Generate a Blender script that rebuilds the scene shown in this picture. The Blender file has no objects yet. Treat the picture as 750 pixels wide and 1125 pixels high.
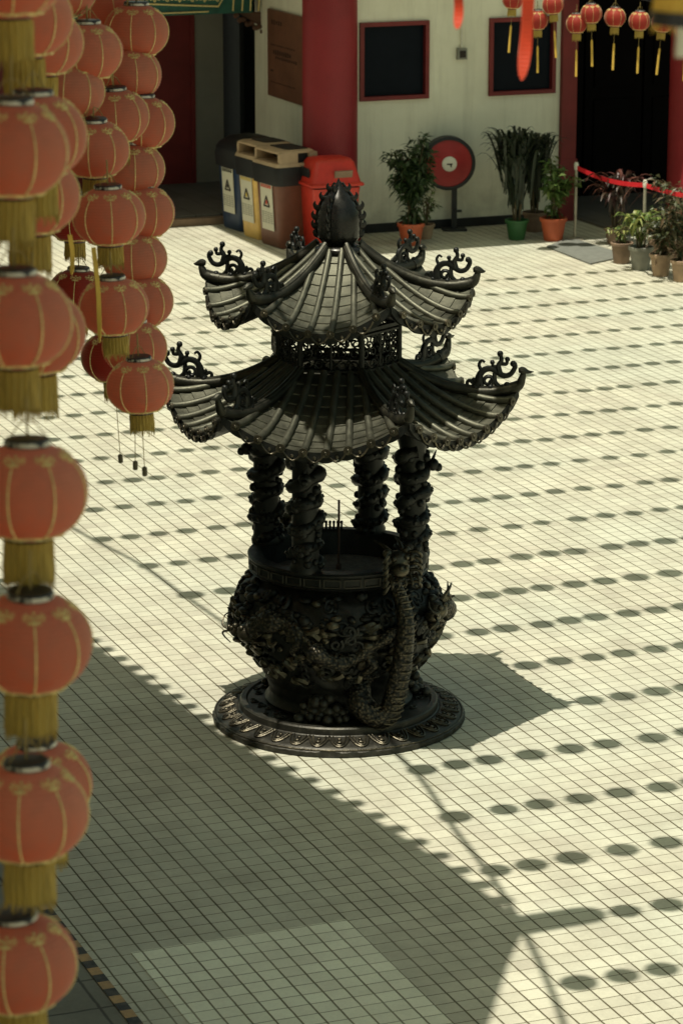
import bpy, math, random
from mathutils import Vector, Matrix
R = math.radians
random.seed(7)
sc = bpy.context.scene
col = sc.collection
PI = math.pi
def lerp(a, b, t): return a + (b - a) * t

# ------------------------------------------------------------------ mesh builder
class MB:
    def __init__(s): s.v = []; s.f = []
    def add(s, vs, fs):
        o = len(s.v); s.v += [tuple(p) for p in vs]; s.f += [tuple(i + o for i in q) for q in fs]
    def box(s, c, d, rz=0.0, taper=1.0, rx=0.0, ry=0.0):
        hx, hy, hz = d[0] / 2, d[1] / 2, d[2] / 2
        m = Matrix.Rotation(rz, 3, 'Z') @ Matrix.Rotation(ry, 3, 'Y') @ Matrix.Rotation(rx, 3, 'X')
        vs = []
        for z, k in ((-hz, 1.0), (hz, taper)):
            for x, y in ((-hx, -hy), (hx, -hy), (hx, hy), (-hx, hy)):
                vs.append(m @ Vector((x * k, y * k, z)) + Vector(c))
        s.add(vs, [(3, 2, 1, 0), (4, 5, 6, 7), (0, 1, 5, 4), (1, 2, 6, 5), (2, 3, 7, 6), (3, 0, 4, 7)])
    def lathe(s, prof, n=32, c=(0, 0, 0), caps=True, fn=None):
        vs = []
        for r, z in prof:
            for i in range(n):
                a = 2 * PI * i / n
                rr = r + (fn(a, z) if fn else 0)
                vs.append((c[0] + rr * math.cos(a), c[1] + rr * math.sin(a), c[2] + z))
        fs = []
        for j in range(len(prof) - 1):
            for i in range(n):
                k = (i + 1) % n
                fs.append((j * n + i, j * n + k, (j + 1) * n + k, (j + 1) * n + i))
        if caps:
            fs.append(tuple(range(n - 1, -1, -1)))
            fs.append(tuple((len(prof) - 1) * n + i for i in range(n)))
        s.add(vs, fs)
    def tube(s, pts, rad, n=8, flat=1.0, up=None):
        pts = [Vector(p) for p in pts]
        if not isinstance(rad, (list, tuple)): rad = [rad] * len(pts)
        m = len(pts); vs = []; N = None
        for i in range(m):
            t = (pts[min(i + 1, m - 1)] - pts[max(i - 1, 0)])
            if t.length < 1e-9: t = Vector((0, 0, 1))
            t.normalize()
            if N is None:
                N = Vector(up) if up else (Vector((0, 0, 1)) if abs(t.z) < .9 else Vector((1, 0, 0)))
            N = N - t * N.dot(t)
            if N.length < 1e-6: N = t.orthogonal()
            N.normalize(); B = t.cross(N)
            for k in range(n):
                a = 2 * PI * k / n
                vs.append(pts[i] + (N * math.cos(a) + B * math.sin(a) * flat) * rad[i])
        fs = []
        for i in range(m - 1):
            for k in range(n):
                q = (k + 1) % n
                fs.append((i * n + k, i * n + q, (i + 1) * n + q, (i + 1) * n + k))
        fs.append(tuple(range(n - 1, -1, -1))); fs.append(tuple((m - 1) * n + k for k in range(n)))
        s.add(vs, fs)
    def ball(s, c, r, n=10, m=6, sq=(1, 1, 1)):
        vs = [(c[0], c[1], c[2] - r * sq[2])]
        for j in range(1, m):
            p = -PI / 2 + PI * j / m
            for i in range(n):
                a = 2 * PI * i / n
                vs.append((c[0] + r * sq[0] * math.cos(p) * math.cos(a), c[1] + r * sq[1] * math.cos(p) * math.sin(a), c[2] + r * sq[2] * math.sin(p)))
        vs.append((c[0], c[1], c[2] + r * sq[2])); t = len(vs) - 1
        fs = []
        for i in range(n):
            k = (i + 1) % n
            fs.append((0, 1 + k, 1 + i)); fs.append((t, 1 + (m - 2) * n + i, 1 + (m - 2) * n + k))
            for j in range(m - 2):
                fs.append((1 + j * n + i, 1 + j * n + k, 1 + (j + 1) * n + k, 1 + (j + 1) * n + i))
        s.add(vs, fs)
    def grid(s, rows):
        n = len(rows[0]); vs = [p for r in rows for p in r]; fs = []
        for j in range(len(rows) - 1):
            for i in range(n - 1):
                fs.append((j * n + i, j * n + i + 1, (j + 1) * n + i + 1, (j + 1) * n + i))
        s.add(vs, fs)
    def rrect(s, secs, k=5):   # loft of rounded rectangles: (z, hx, hy, r, cx, cy)
        vs = []; n = 4 * k
        for z, hx, hy, r, cx, cy in secs:
            for q, (sx, sy) in enumerate(((1, 1), (-1, 1), (-1, -1), (1, -1))):
                for i in range(k):
                    a = q * PI / 2 + (PI / 2) * i / (k - 1)
                    vs.append((cx + sx * (hx - r) + r * math.cos(a), cy + sy * (hy - r) + r * math.sin(a), z))
        fs = []
        for j in range(len(secs) - 1):
            for i in range(n):
                q = (i + 1) % n
                fs.append((j * n + i, j * n + q, (j + 1) * n + q, (j + 1) * n + i))
        fs.append(tuple(range(n - 1, -1, -1))); fs.append(tuple((len(secs) - 1) * n + i for i in range(n)))
        s.add(vs, fs)
    def prism(s, poly, z0, z1):
        n = len(poly)
        vs = [(x, y, z0) for x, y in poly] + [(x, y, z1) for x, y in poly]
        s.add(vs, [tuple(range(n - 1, -1, -1)), tuple(range(n, 2 * n))] + [(i, (i + 1) % n, n + (i + 1) % n, n + i) for i in range(n)])
    def xf(s, m):
        s.v = [tuple(m @ Vector(p)) for p in s.v]; return s
    def build(s, name, mat, parent=None, smooth=True, ang=40):
        me = bpy.data.meshes.new(name); me.from_pydata(s.v, [], s.f); me.update()
        if smooth:
            me.polygons.foreach_set('use_smooth', [True] * len(me.polygons))
            me.set_sharp_from_angle(angle=R(ang))
        for m in (mat if isinstance(mat, list) else [mat]): me.materials.append(m)
        o = bpy.data.objects.new(name, me); col.objects.link(o)
        if parent is not None: o.parent = parent
        return o

def crv(pts, n=24):           # Catmull-Rom through points
    P = [Vector(p) for p in pts]; P = [P[0] * 2 - P[1]] + P + [P[-1] * 2 - P[-2]]
    out = []; segs = len(P) - 3
    for i in range(n):
        t = i / (n - 1) * segs; k = min(int(t), segs - 1); u = t - k
        a, b, c, d = P[k:k + 4]
        out.append(.5 * ((2 * b) + (c - a) * u + (2 * a - 5 * b + 4 * c - d) * u * u + (3 * b - a - 3 * c + d) * u ** 3))
    return out
def spiral(cx, cy, r0, turns=1.3, a0=0.0, d=1, n=22, r1=.25):
    return [(cx + lerp(r0, r0 * r1, i / (n - 1)) * math.cos(a0 + d * turns * 2 * PI * i / (n - 1)),
             cy + lerp(r0, r0 * r1, i / (n - 1)) * math.sin(a0 + d * turns * 2 * PI * i / (n - 1))) for i in range(n)]

def thing(name, label, cat, loc=(0, 0, 0), rz=0.0, group=None):
    o = bpy.data.objects.new(name, None); col.objects.link(o); o.empty_display_size = .1
    o.location = loc; o.rotation_euler = (0, 0, rz)
    return tag(o, label, cat, group)
def tag(o, label, cat, group=None, kind=None):
    if label: o['label'] = label
    if cat: o['category'] = cat
    if group: o['group'] = group
    if kind: o['kind'] = kind
    return o
def struct(o): o['kind'] = 'structure'; return o
def kids(o): return [c for c in bpy.data.objects if c.parent == o]
def copy_tree(o, kidmap, parent=None):
    c = o.copy(); col.objects.link(c)
    if parent is not None: c.parent = parent
    for ch in kidmap.get(o.name, []): copy_tree(ch, kidmap, c)
    return c
def kidmap_of(o):
    m = {}
    def rec(q):
        m[q.name] = kids(q)
        for c in m[q.name]: rec(c)
    rec(o); return m

# ------------------------------------------------------------------ materials
class NT:
    def __init__(s, name):
        s.m = bpy.data.materials.new(name); s.m.use_nodes = True
        s.t = s.m.node_tree; s.b = s.t.nodes['Principled BSDF']; s.out = s.t.nodes['Material Output']
    def n(s, typ, **kw):
        o = s.t.nodes.new(typ)
        for k, v in kw.items(): setattr(o, k, v)
        return o
    def l(s, a, b): s.t.links.new(a, b)
    def math(s, op, a, b=None, clamp=False):
        o = s.n('ShaderNodeMath', operation=op); o.use_clamp = clamp
        for i, x in enumerate((a, b)):
            if x is None: continue
            if isinstance(x, (int, float)): o.inputs[i].default_value = x
            else: s.l(x, o.inputs[i])
        return o.outputs[0]
    def mix(s, f, a, b, blend='MIX'):
        o = s.n('ShaderNodeMix', data_type='RGBA', blend_type=blend)
        for i, x in ((0, f), (6, a), (7, b)):
            if isinstance(x, (int, float)): o.inputs[i].default_value = x
            elif isinstance(x, (tuple, list)): o.inputs[i].default_value = (*x[:3], 1)
            else: s.l(x, o.inputs[i])
        return o.outputs[2]
    def noise(s, scale, detail=4, coord=None, rough=.6, out=0):
        o = s.n('ShaderNodeTexNoise'); o.inputs['Scale'].default_value = scale; o.inputs['Detail'].default_value = detail
        o.inputs['Roughness'].default_value = rough
        if coord is not None: s.l(coord, o.inputs['Vector'])
        return o.outputs[out]
    def ramp(s, f, stops):
        o = s.n('ShaderNodeValToRGB'); s.l(f, o.inputs[0]); e = o.color_ramp.elements
        while len(e) < len(stops): e.new(.5)
        for i, (p, c) in enumerate(stops):
            e[i].position = p; e[i].color = (*c, 1) if isinstance(c, (tuple, list)) else (c, c, c, 1)
        return o.outputs[0]
    def bump(s, h, st=.3, dist=.01):
        o = s.n('ShaderNodeBump'); o.inputs['Strength'].default_value = st; o.inputs['Distance'].default_value = dist
        s.l(h, o.inputs['Height']); s.l(o.outputs[0], s.b.inputs['Normal'])
        return o
    def obj(s): return s.n('ShaderNodeTexCoord').outputs['Object']
    def pos(s): return s.n('ShaderNodeNewGeometry').outputs['Position']

def mat(name, c, rough=.6, metal=0.0, var=.18, scale=6.0, bump=0.0, bscale=40.0, spec=.4):
    t = NT(name); co = t.obj()
    f = t.noise(scale, 5, co)
    lo = tuple(x * (1 - var) for x in c); hi = tuple(min(1, x * (1 + var)) for x in c)
    t.l(t.ramp(f, [(.3, lo), (.7, hi)]), t.b.inputs['Base Color'])
    t.b.inputs['Roughness'].default_value = rough; t.b.inputs['Metallic'].default_value = metal
    t.b.inputs['Specular IOR Level'].default_value = spec
    if bump: t.bump(t.noise(bscale, 4, co), bump, .004)
    return t.m

TX, TY = .1015, .1035
def tile_mat(name, base, alt, grout, gx=.0092, gy=.0058, off=(.052, -.0045), tx=TX, ty=TY, rough=.62, dirt=1.0):
    t = NT(name); p = t.pos(); sp = t.n('ShaderNodeSeparateXYZ'); t.l(p, sp.inputs[0])
    fx = t.math('DIVIDE', t.math('SUBTRACT', sp.outputs[0], off[0]), tx)
    fy = t.math('DIVIDE', t.math('SUBTRACT', sp.outputs[1], off[1]), ty)
    wob = t.math('MULTIPLY', t.math('SUBTRACT', t.noise(9, 2, p), .5), .05)
    fx = t.math('ADD', fx, wob); fy = t.math('ADD', fy, wob)
    def line(f, w, tl):
        d = t.math('ABSOLUTE', t.math('SUBTRACT', t.math('FRACT', f), .5))
        o = t.n('ShaderNodeMapRange'); t.l(d, o.inputs[0])
        o.inputs[1].default_value = .5 - w / tl * .5 - .012; o.inputs[2].default_value = .5 - w / tl * .5 + .012
        return o.outputs[0]
    lx = line(fx, gx, tx); ly = line(fy, gy, ty)
    cx = t.n('ShaderNodeCombineXYZ'); t.l(t.math('FLOOR', fx), cx.inputs[0]); t.l(t.math('FLOOR', fy), cx.inputs[1])
    wn = t.n('ShaderNodeTexWhiteNoise', noise_dimensions='2D'); t.l(cx.outputs[0], wn.inputs[0])
    c = t.mix(wn.outputs[0], tuple(x * .93 for x in base), tuple(min(1, x * 1.05) for x in base))
    wn2 = t.n('ShaderNodeTexWhiteNoise', noise_dimensions='3D'); cz = t.n('ShaderNodeVectorMath', operation='ADD'); t.l(cx.outputs[0], cz.inputs[0]); cz.inputs[1].default_value = (17.3, 4.1, 9.7); t.l(cz.outputs[0], wn2.inputs[0])
    c = t.mix(t.math('MULTIPLY', t.math('POWER', wn2.outputs[0], 3.0), .5), c, tuple(x * k for x, k in zip(base, (.78, .74, .76))))
    big = t.ramp(t.noise(.55, 4, p), [(.42, 0), (.62, 1)])
    c = t.mix(t.math('MULTIPLY', big, .55), c, alt)
    st = t.ramp(t.noise(2.2, 7, p, .7), [(.33, .60), (.60, 1.0)])
    c = t.mix(.6 * dirt, c, st, 'MULTIPLY')
    spots = t.ramp(t.noise(6.5, 3, p, .5), [(.66, 0), (.74, 1)])
    c = t.mix(t.math('MULTIPLY', spots, .22 * dirt), c, tuple(x * .45 for x in base))
    fine = t.ramp(t.noise(55, 3, p), [(.3, .86), (.7, 1.0)])
    c = t.mix(.6, c, fine, 'MULTIPLY')
    g2 = t.mix(t.noise(3.1, 3, p), tuple(x * .7 for x in grout), tuple(x * 1.35 for x in grout))
    lines = t.math('MAXIMUM', lx, t.math('MULTIPLY', ly, .95))
    wear = t.ramp(t.noise(1.3, 5, p), [(.3, .62), (.55, 1.0)])
    lines = t.math('MULTIPLY', lines, wear)
    c = t.mix(lines, c, g2)
    t.l(c, t.b.inputs['Base Color'])
    t.b.inputs['Roughness'].default_value = rough; t.b.inputs['Specular IOR Level'].default_value = .25
    h = t.math('SUBTRACT', t.math('MULTIPLY', t.noise(60, 3, p), .12), lines)
    t.bump(h, .35, .003)
    return t.m

M = {}
M['floor'] = tile_mat('floor_tile', (.585, .575, .455), (.52, .555, .455), (.085, .074, .038))
M['patch'] = tile_mat('pale_tile', (.84, .85, .68), (.80, .85, .68), (.14, .13, .07), dirt=.5)
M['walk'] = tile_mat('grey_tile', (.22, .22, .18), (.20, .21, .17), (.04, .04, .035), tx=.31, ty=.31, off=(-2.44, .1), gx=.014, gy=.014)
M['porch'] = tile_mat('porch_tile', (.16, .15, .13), (.14, .14, .13), (.05, .05, .04), tx=.3, ty=.3, off=(0, 0))
M['ground'] = mat('ground_concrete', (.35, .33, .26), .9, var=.2, scale=.4)
def bronze(name, c, rough, metal, dust, sc1=14, bump=.35, bs=70):
    t = NT(name); co = t.obj()
    f = t.noise(sc1, 6, co, .65)
    cc = t.ramp(f, [(.3, tuple(x * .6 for x in c)), (.55, c), (.78, dust)])
    t.l(cc, t.b.inputs['Base Color'])
    t.l(t.ramp(t.noise(sc1 * 2, 4, co), [(.3, rough - .08), (.7, rough + .12)]), t.b.inputs['Roughness'])
    t.b.inputs['Metallic'].default_value = metal
    t.bump(t.noise(bs, 5, co), bump, .004)
    return t.m
M['bronze'] = bronze('dark_bronze', (.018, .020, .018), .42, .6, (.040, .038, .028))
M['plate'] = bronze('dusty_plate_bronze', (.042, .041, .032), .44, .55, (.105, .098, .072))
M['relief'] = bronze('rubbed_bronze', (.075, .068, .048), .33, .8, (.27, .235, .16), 22, .5, 120)
M['roof'] = bronze('weathered_bronze_tile', (.112, .114, .085), .50, .76, (.17, .168, .125), 9, .3, 90)
M['ridge'] = bronze('ridge_bronze', (.040, .040, .030), .46, .75, (.09, .085, .06), 12, .3, 80)
M['gloss'] = bronze('polished_bronze', (.022, .022, .020), .26, .6, (.045, .042, .034), 10, .08, 60)
M['ash'] = mat('incense_ash', (.10, .085, .065), .95, var=.35, scale=22, bump=.6)
M['stick'] = mat('incense_stick', (.06, .035, .025), .8)
def scale_mat():
    t = NT('scaled_bronze'); co = t.obj()
    v = t.n('ShaderNodeTexVoronoi', feature='F1'); v.inputs['Scale'].default_value = 55; t.l(co, v.inputs['Vector'])
    t.l(t.ramp(v.outputs[0], [(.0, (.12, .10, .066)), (.5, (.032, .030, .023)), (.8, (.009, .011, .011))]), t.b.inputs['Base Color'])
    t.b.inputs['Metallic'].default_value = .7; t.b.inputs['Roughness'].default_value = .36
    o = t.bump(v.outputs[0], .9, .008); o.invert = True
    return t.m
M['scale'] = scale_mat()
def cloth(name, c, fade, trans=.4):
    t = NT(name); co = t.obj(); sp = t.n('ShaderNodeSeparateXYZ'); t.l(co, sp.inputs[0])
    hz = t.n('ShaderNodeMapRange'); t.l(sp.outputs[2], hz.inputs[0]); hz.inputs[1].default_value = -.07; hz.inputs[2].default_value = .09  # pales towards the top: sun fading, with sky sheen painted in
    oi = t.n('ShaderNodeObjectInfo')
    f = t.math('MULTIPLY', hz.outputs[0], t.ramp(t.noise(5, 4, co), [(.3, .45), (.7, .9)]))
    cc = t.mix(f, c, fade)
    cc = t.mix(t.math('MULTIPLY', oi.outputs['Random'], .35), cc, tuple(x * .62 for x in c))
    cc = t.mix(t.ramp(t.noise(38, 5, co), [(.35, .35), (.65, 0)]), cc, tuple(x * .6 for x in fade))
    t.l(cc, t.b.inputs['Base Color']); t.b.inputs['Roughness'].default_value = .58
    t.b.inputs['Specular IOR Level'].default_value = .35
    t.b.inputs['Sheen Weight'].default_value = .9; t.b.inputs['Sheen Roughness'].default_value = .35; t.b.inputs['Sheen Tint'].default_value = (1, .86, .66, 1)
    tr = t.n('ShaderNodeBsdfTranslucent'); t.l(t.mix(.7, cc, c), tr.inputs[0])
    mx = t.n('ShaderNodeMixShader'); mx.inputs[0].default_value = trans
    t.l(t.b.outputs[0], mx.inputs[1]); t.l(tr.outputs[0], mx.inputs[2]); t.l(mx.outputs[0], t.out.inputs[0])
    wv = t.n('ShaderNodeTexWave', wave_type='BANDS', bands_direction='Z'); wv.inputs['Scale'].default_value = 32; t.l(co, wv.inputs['Vector'])
    cc = t.mix(t.math('MULTIPLY', wv.outputs[0], .22), cc, tuple(x * .5 for x in c)); t.l(cc, t.b.inputs['Base Color'])
    t.bump(wv.outputs[0], .25, .003)
    return t.m
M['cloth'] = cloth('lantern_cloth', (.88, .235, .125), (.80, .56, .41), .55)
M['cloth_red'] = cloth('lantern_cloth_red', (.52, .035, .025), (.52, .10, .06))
M['gold'] = mat('gold_trim', (.88, .68, .30), .5, .1, var=.3, scale=60)
M['skirt'] = NT('yellow_fringe').m
def fringe(name, c):
    t = NT(name); co = t.obj(); sp = t.n('ShaderNodeSeparateXYZ'); t.l(co, sp.inputs[0])
    an = t.math('ARCTAN2', sp.outputs[1], sp.outputs[0])
    cb = t.n('ShaderNodeCombineXYZ'); t.l(t.math('MULTIPLY', an, 14), cb.inputs[0]); t.l(t.math('MULTIPLY', sp.outputs[2], 6), cb.inputs[1])
    f = t.noise(1.6, 3, cb.outputs[0])
    t.l(t.ramp(f, [(.3, tuple(x * .35 for x in c)), (.55, c), (.8, tuple(min(1, x * 1.35) for x in c))]), t.b.inputs['Base Color'])
    t.b.inputs['Roughness'].default_value = .7
    t.bump(f, .7, .006)
    return t.m
M['skirt'] = fringe('yellow_fringe_thread', (.46, .32, .06))
M['cap'] = mat('lantern_cap', (.03, .03, .035), .35, .3)
def foil():
    t = NT('cap_foil'); co = t.obj()
    t.l(t.ramp(t.noise(22, 3, co), [(.44, (.03, .03, .035)), (.52, (.58, .57, .50))]), t.b.inputs['Base Color']); t.b.inputs['Roughness'].default_value = .4; t.b.inputs['Metallic'].default_value = .3
    return t.m
M['silver'] = foil()
M['cord'] = mat('hanging_cord', (.30, .22, .08), .8)
M['weight'] = mat('tassel_weight', (.10, .085, .05), .6)
M['ribbon'] = cloth('red_ribbon', (.80, .09, .03), (.80, .10, .035), .45)
M['ribbon_y'] = mat('yellow_ribbon', (.62, .40, .07), .7)
def plaster():
    t = NT('cream_plaster'); p = t.pos(); mp = t.n('ShaderNodeMapping'); t.l(p, mp.inputs[0]); mp.inputs['Scale'].default_value = (7, 7, .55)
    c = t.ramp(t.noise(2.4, 5, p), [(.3, (.74, .73, .58)), (.7, (.83, .825, .67))])
    c = t.mix(t.ramp(t.noise(1.0, 5, mp.outputs[0], .7), [(.5, 0), (.75, .35)]), c, (.45, .43, .33))     # rain streaks
    sp = t.n('ShaderNodeSeparateXYZ'); t.l(p, sp.inputs[0])
    lo = t.n('ShaderNodeMapRange'); t.l(sp.outputs[2], lo.inputs[0]); lo.inputs[1].default_value = .75; lo.inputs[2].default_value = .05
    c = t.mix(t.math('MULTIPLY', t.math('MULTIPLY', lo.outputs[0], t.ramp(t.noise(5, 6, p), [(.4, 0), (.65, 1)])), .5), c, (.36, .34, .27))   # splashed dirt
    t.l(c, t.b.inputs['Base Color']); t.b.inputs['Roughness'].default_value = .85
    t.bump(t.noise(30, 4, p), .12, .004)
    return t.m
M['wall'] = plaster()
M['wallg'] = mat('grey_plaster', (.24, .235, .20), .85, var=.1, scale=2)
M['reel'] = mat('red_enamel', (.34, .022, .022), .45)
M['block_wall'] = mat('light_block_plaster', (.50, .47, .36), .85, var=.2, scale=1.2)
M['red'] = mat('red_paint', (.23, .016, .020), .5, var=.14, scale=2.2)
M['dred'] = mat('dark_red_paint', (.17, .018, .018), .55, var=.2, scale=3)
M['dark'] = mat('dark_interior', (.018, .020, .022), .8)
M['leafd'] = mat('dark_lacquer', (.005, .004, .004), .8, spec=.05)
M['black'] = mat('black_paint', (.015, .016, .017), .5)
M['win_dark'] = mat('dark_window_sheet', (.008, .011, .016), .35, spec=.04, var=.1)
M['plaque'] = mat('brown_plaque', (.18, .085, .05), .35, var=.25, scale=5)
M['ink'] = mat('dark_lettering', (.025, .018, .014), .6)
M['grn'] = mat('painted_green', (.02, .10, .075), .5, var=.3, scale=9)
M['rooft'] = mat('glazed_roof_tile', (.32, .11, .03), .35, var=.3, scale=4)
M['wood'] = mat('brown_timber', (.10, .05, .03), .6, var=.3)
M['bin_blue'] = mat('blue_plastic', (.013, .032, .075), .45)
M['bin_yel'] = mat('yellow_plastic', (.72, .47, .14), .45)
M['bin_brn'] = mat('brown_plastic', (.15, .055, .032), .45)
M['bin_red'] = mat('red_plastic', (.50, .032, .018), .42)
M['bin_dark'] = mat('dark_plastic', (.012, .012, .013), .5)
M['bin_beige'] = mat('beige_plastic', (.40, .29, .18), .5)
M['paper'] = mat('white_sticker', (.62, .59, .47), .6, var=.06)
M['stk_y'] = mat('sticker_yellow', (.62, .45, .10), .6)
M['stk_r'] = mat('sticker_red', (.55, .07, .04), .6)
M['pot_o'] = mat('orange_pot', (.50, .11, .045), .55, var=.1)
M['pot_g'] = mat('green_pot', (.03, .115, .035), .5, var=.1)
M['pot_b'] = mat('brown_pot', (.22, .15, .10), .75, var=.25)
M['pot_y'] = mat('grey_pot', (.24, .24, .20), .8, var=.25)
M['pot_t'] = mat('tan_pot', (.36, .25, .16), .75, var=.3)
M['soil'] = mat('soil', (.05, .035, .025), .95)
M['stem'] = mat('plant_stem', (.09, .07, .035), .8)
M['steel'] = mat('steel_post', (.42, .40, .32), .4, .6)
M['tape'] = mat('red_tape', (.65, .02, .03), .5)
M['mat'] = mat('grey_mat', (.15, .16, .14), .95, var=.15, scale=14)
M['white'] = mat('white_plastic', (.70, .68, .58), .5)
M['wire'] = mat('black_cable', (.02, .02, .02), .6)
def leaf(name, cols, rough=.45):
    t = NT(name); g = t.n('ShaderNodeNewGeometry')
    n = len(cols); cc = t.ramp(g.outputs['Random Per Island'], [(i / max(1, n - 1), c) for i, c in enumerate(cols)])
    t.l(cc, t.b.inputs['Base Color']); t.b.inputs['Roughness'].default_value = rough
    tr = t.n('ShaderNodeBsdfTranslucent'); t.l(cc, tr.inputs[0])
    mx = t.n('ShaderNodeMixShader'); mx.inputs[0].default_value = .22
    t.l(t.b.outputs[0], mx.inputs[1]); t.l(tr.outputs[0], mx.inputs[2]); t.l(mx.outputs[0], t.out.inputs[0])
    return t.m
M['lf_dark'] = leaf('dark_leaves', [(.018, .035, .012), (.035, .065, .02), (.05, .085, .025)])
M['lf_palm'] = leaf('dusky_blades', [(.014, .022, .014), (.022, .035, .018), (.03, .04, .02)])
M['lf_lite'] = leaf('light_leaves', [(.05, .10, .02), (.10, .17, .04), (.16, .22, .06)])
M['lf_yel'] = leaf('variegated_leaves', [(.05, .10, .02), (.16, .22, .05), (.32, .32, .10)])
M['lf_red'] = leaf('reddish_leaves', [(.03, .012, .012), (.08, .025, .022), (.20, .08, .055), (.025, .03, .018), (.04, .02, .016)])
M['lf_mix'] = leaf('mixed_leaves', [(.03, .045, .02), (.07, .08, .03), (.13, .07, .04)])
def hazard():
    t = NT('hazard_stripe'); p = t.pos(); sp = t.n('ShaderNodeSeparateXYZ'); t.l(p, sp.inputs[0])
    f = t.math('FRACT', t.math('MULTIPLY', sp.outputs[1], 1 / .165))
    c = t.mix(t.math('GREATER_THAN', f, .5), (.45, .29, .13), (.025, .03, .032))
    t.l(t.mix(t.ramp(t.noise(18, 5, p), [(.35, .5), (.6, 0)]), c, (.12, .11, .09)), t.b.inputs['Base Color'])
    t.b.inputs['Roughness'].default_value = .7
    return t.m
M['hazard'] = hazard()

# ------------------------------------------------------------------ camera
CY, CX_, F_, HOR = 562.5, 375.0, 3300.0, -313.0
PITCH = math.atan((CY - HOR) / F_); YAW = R(21.65)
CAM = Vector((-5.963146, -15.064937, 5.5))
cam = bpy.data.cameras.new('camera'); cam.sensor_fit = 'VERTICAL'; cam.sensor_height = 36; cam.sensor_width = 24
cam.lens = F_ / 1125 * 36; cam.clip_start = .1; cam.clip_end = 2000
co = bpy.data.objects.new('camera', cam); col.objects.link(co); sc.camera = co
co.location = CAM; co.rotation_euler = (PI / 2 - PITCH, 0, -YAW)
cam.dof.use_dof = True; cam.dof.focus_distance = 16.3; cam.dof.aperture_fstop = 6.0; cam.dof.aperture_blades = 9
_r = Vector((math.cos(YAW), -math.sin(YAW), 0)); _f = Vector((math.sin(YAW), math.cos(YAW), 0)); _u = Vector((0, 0, 1))
def ray(u, v):
    x = (u - CX_) / F_; y = -(v - CY) / F_
    return _r * x + _f * (math.cos(PITCH) + y * math.sin(PITCH)) + _u * (-math.sin(PITCH) + y * math.cos(PITCH))
def at(u, v, dep): return CAM + ray(u, v) * dep          # survey of the photograph: metres along the optical axis
def ground(u, v, z=0.0):
    d = ray(u, v); return CAM + d * ((z - CAM.z) / d.z)
def wall_y(u, v, y):
    d = ray(u, v); return CAM + d * ((y - CAM.y) / d.y)

# ------------------------------------------------------------------ light
SUN = Vector((.46, .25, -2.03)).normalized()
sl = bpy.data.lights.new('sun', 'SUN'); sl.energy = 4.95; sl.angle = R(.5); sl.color = (1.0, .928, .79)
so = bpy.data.objects.new('sun', sl); col.objects.link(so); so.rotation_euler = SUN.to_track_quat('-Z', 'Y').to_euler(); so.location = (0, 0, 20)
w = bpy.data.worlds.new('World'); sc.world = w; w.use_nodes = True
nt = w.node_tree; bg = nt.nodes['Background']; sky = nt.nodes.new('ShaderNodeTexSky'); sky.sky_type = 'NISHITA'
sky.sun_disc = False; sky.sun_elevation = math.asin(-SUN.z); sky.sun_rotation = math.atan2(-SUN.x, -SUN.y); sky.dust_density = 3.0; sky.air_density = 1.2
tint = nt.nodes.new('ShaderNodeMix'); tint.data_type = 'RGBA'; tint.blend_type = 'MULTIPLY'; tint.inputs[0].default_value = 1
tint.inputs[7].default_value = (.97, 1.0, .63, 1)          # colour grade: sky light tinted to a yellow-green cast
nt.links.new(sky.outputs[0], tint.inputs[6]); nt.links.new(tint.outputs[2], bg.inputs[0]); bg.inputs[1].default_value = .110
vs = sc.view_settings; vs.view_transform = 'Standard'; vs.look = 'None'; vs.gamma = 1; vs.exposure = 0.0; vs.use_curve_mapping = False
sc.cycles.max_bounces = 8; sc.cycles.diffuse_bounces = 5; sc.cycles.sample_clamp_indirect = 8
sc.cycles.use_denoising = True

# ------------------------------------------------------------------ setting
def sheet(name, x0, y0, x1, y1, z, m):
    b = MB(); b.add([(x0, y0, z), (x1, y0, z), (x1, y1, z), (x0, y1, z)], [(0, 1, 2, 3)])
    return struct(b.build(name, m, smooth=False))
sheet('ground', -900, -900, 900, 900, -.012, M['ground'])
sheet('courtyard_floor', -2.316, -14, 24, 16.35, 0.0, M['floor'])
sheet('tile_patch', -2.13, -6.2, -1.064, -2.789, .004, M['patch'])
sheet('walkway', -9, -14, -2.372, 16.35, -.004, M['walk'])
sheet('hazard_strip', -2.372, -14, -2.316, 16.35, .002, M['hazard'])
b = MB(); b.box((1.9, 18.7, .05), (8.2, 4.5, .12)); struct(b.build('porch_floor', M['porch'], smooth=False))
b = MB(); b.box((2.2, 16.40, .035), (6.4, .09, .09)); struct(b.build('porch_step', M['pot_b'], smooth=False))

# ------------------------------------------------------------------ incense burner
burner = thing('incense_burner', 'large black bronze incense burner with two-tiered hexagonal pagoda roof standing on the sunlit tiles', 'incense burner', (0, 0, 0))
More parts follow.
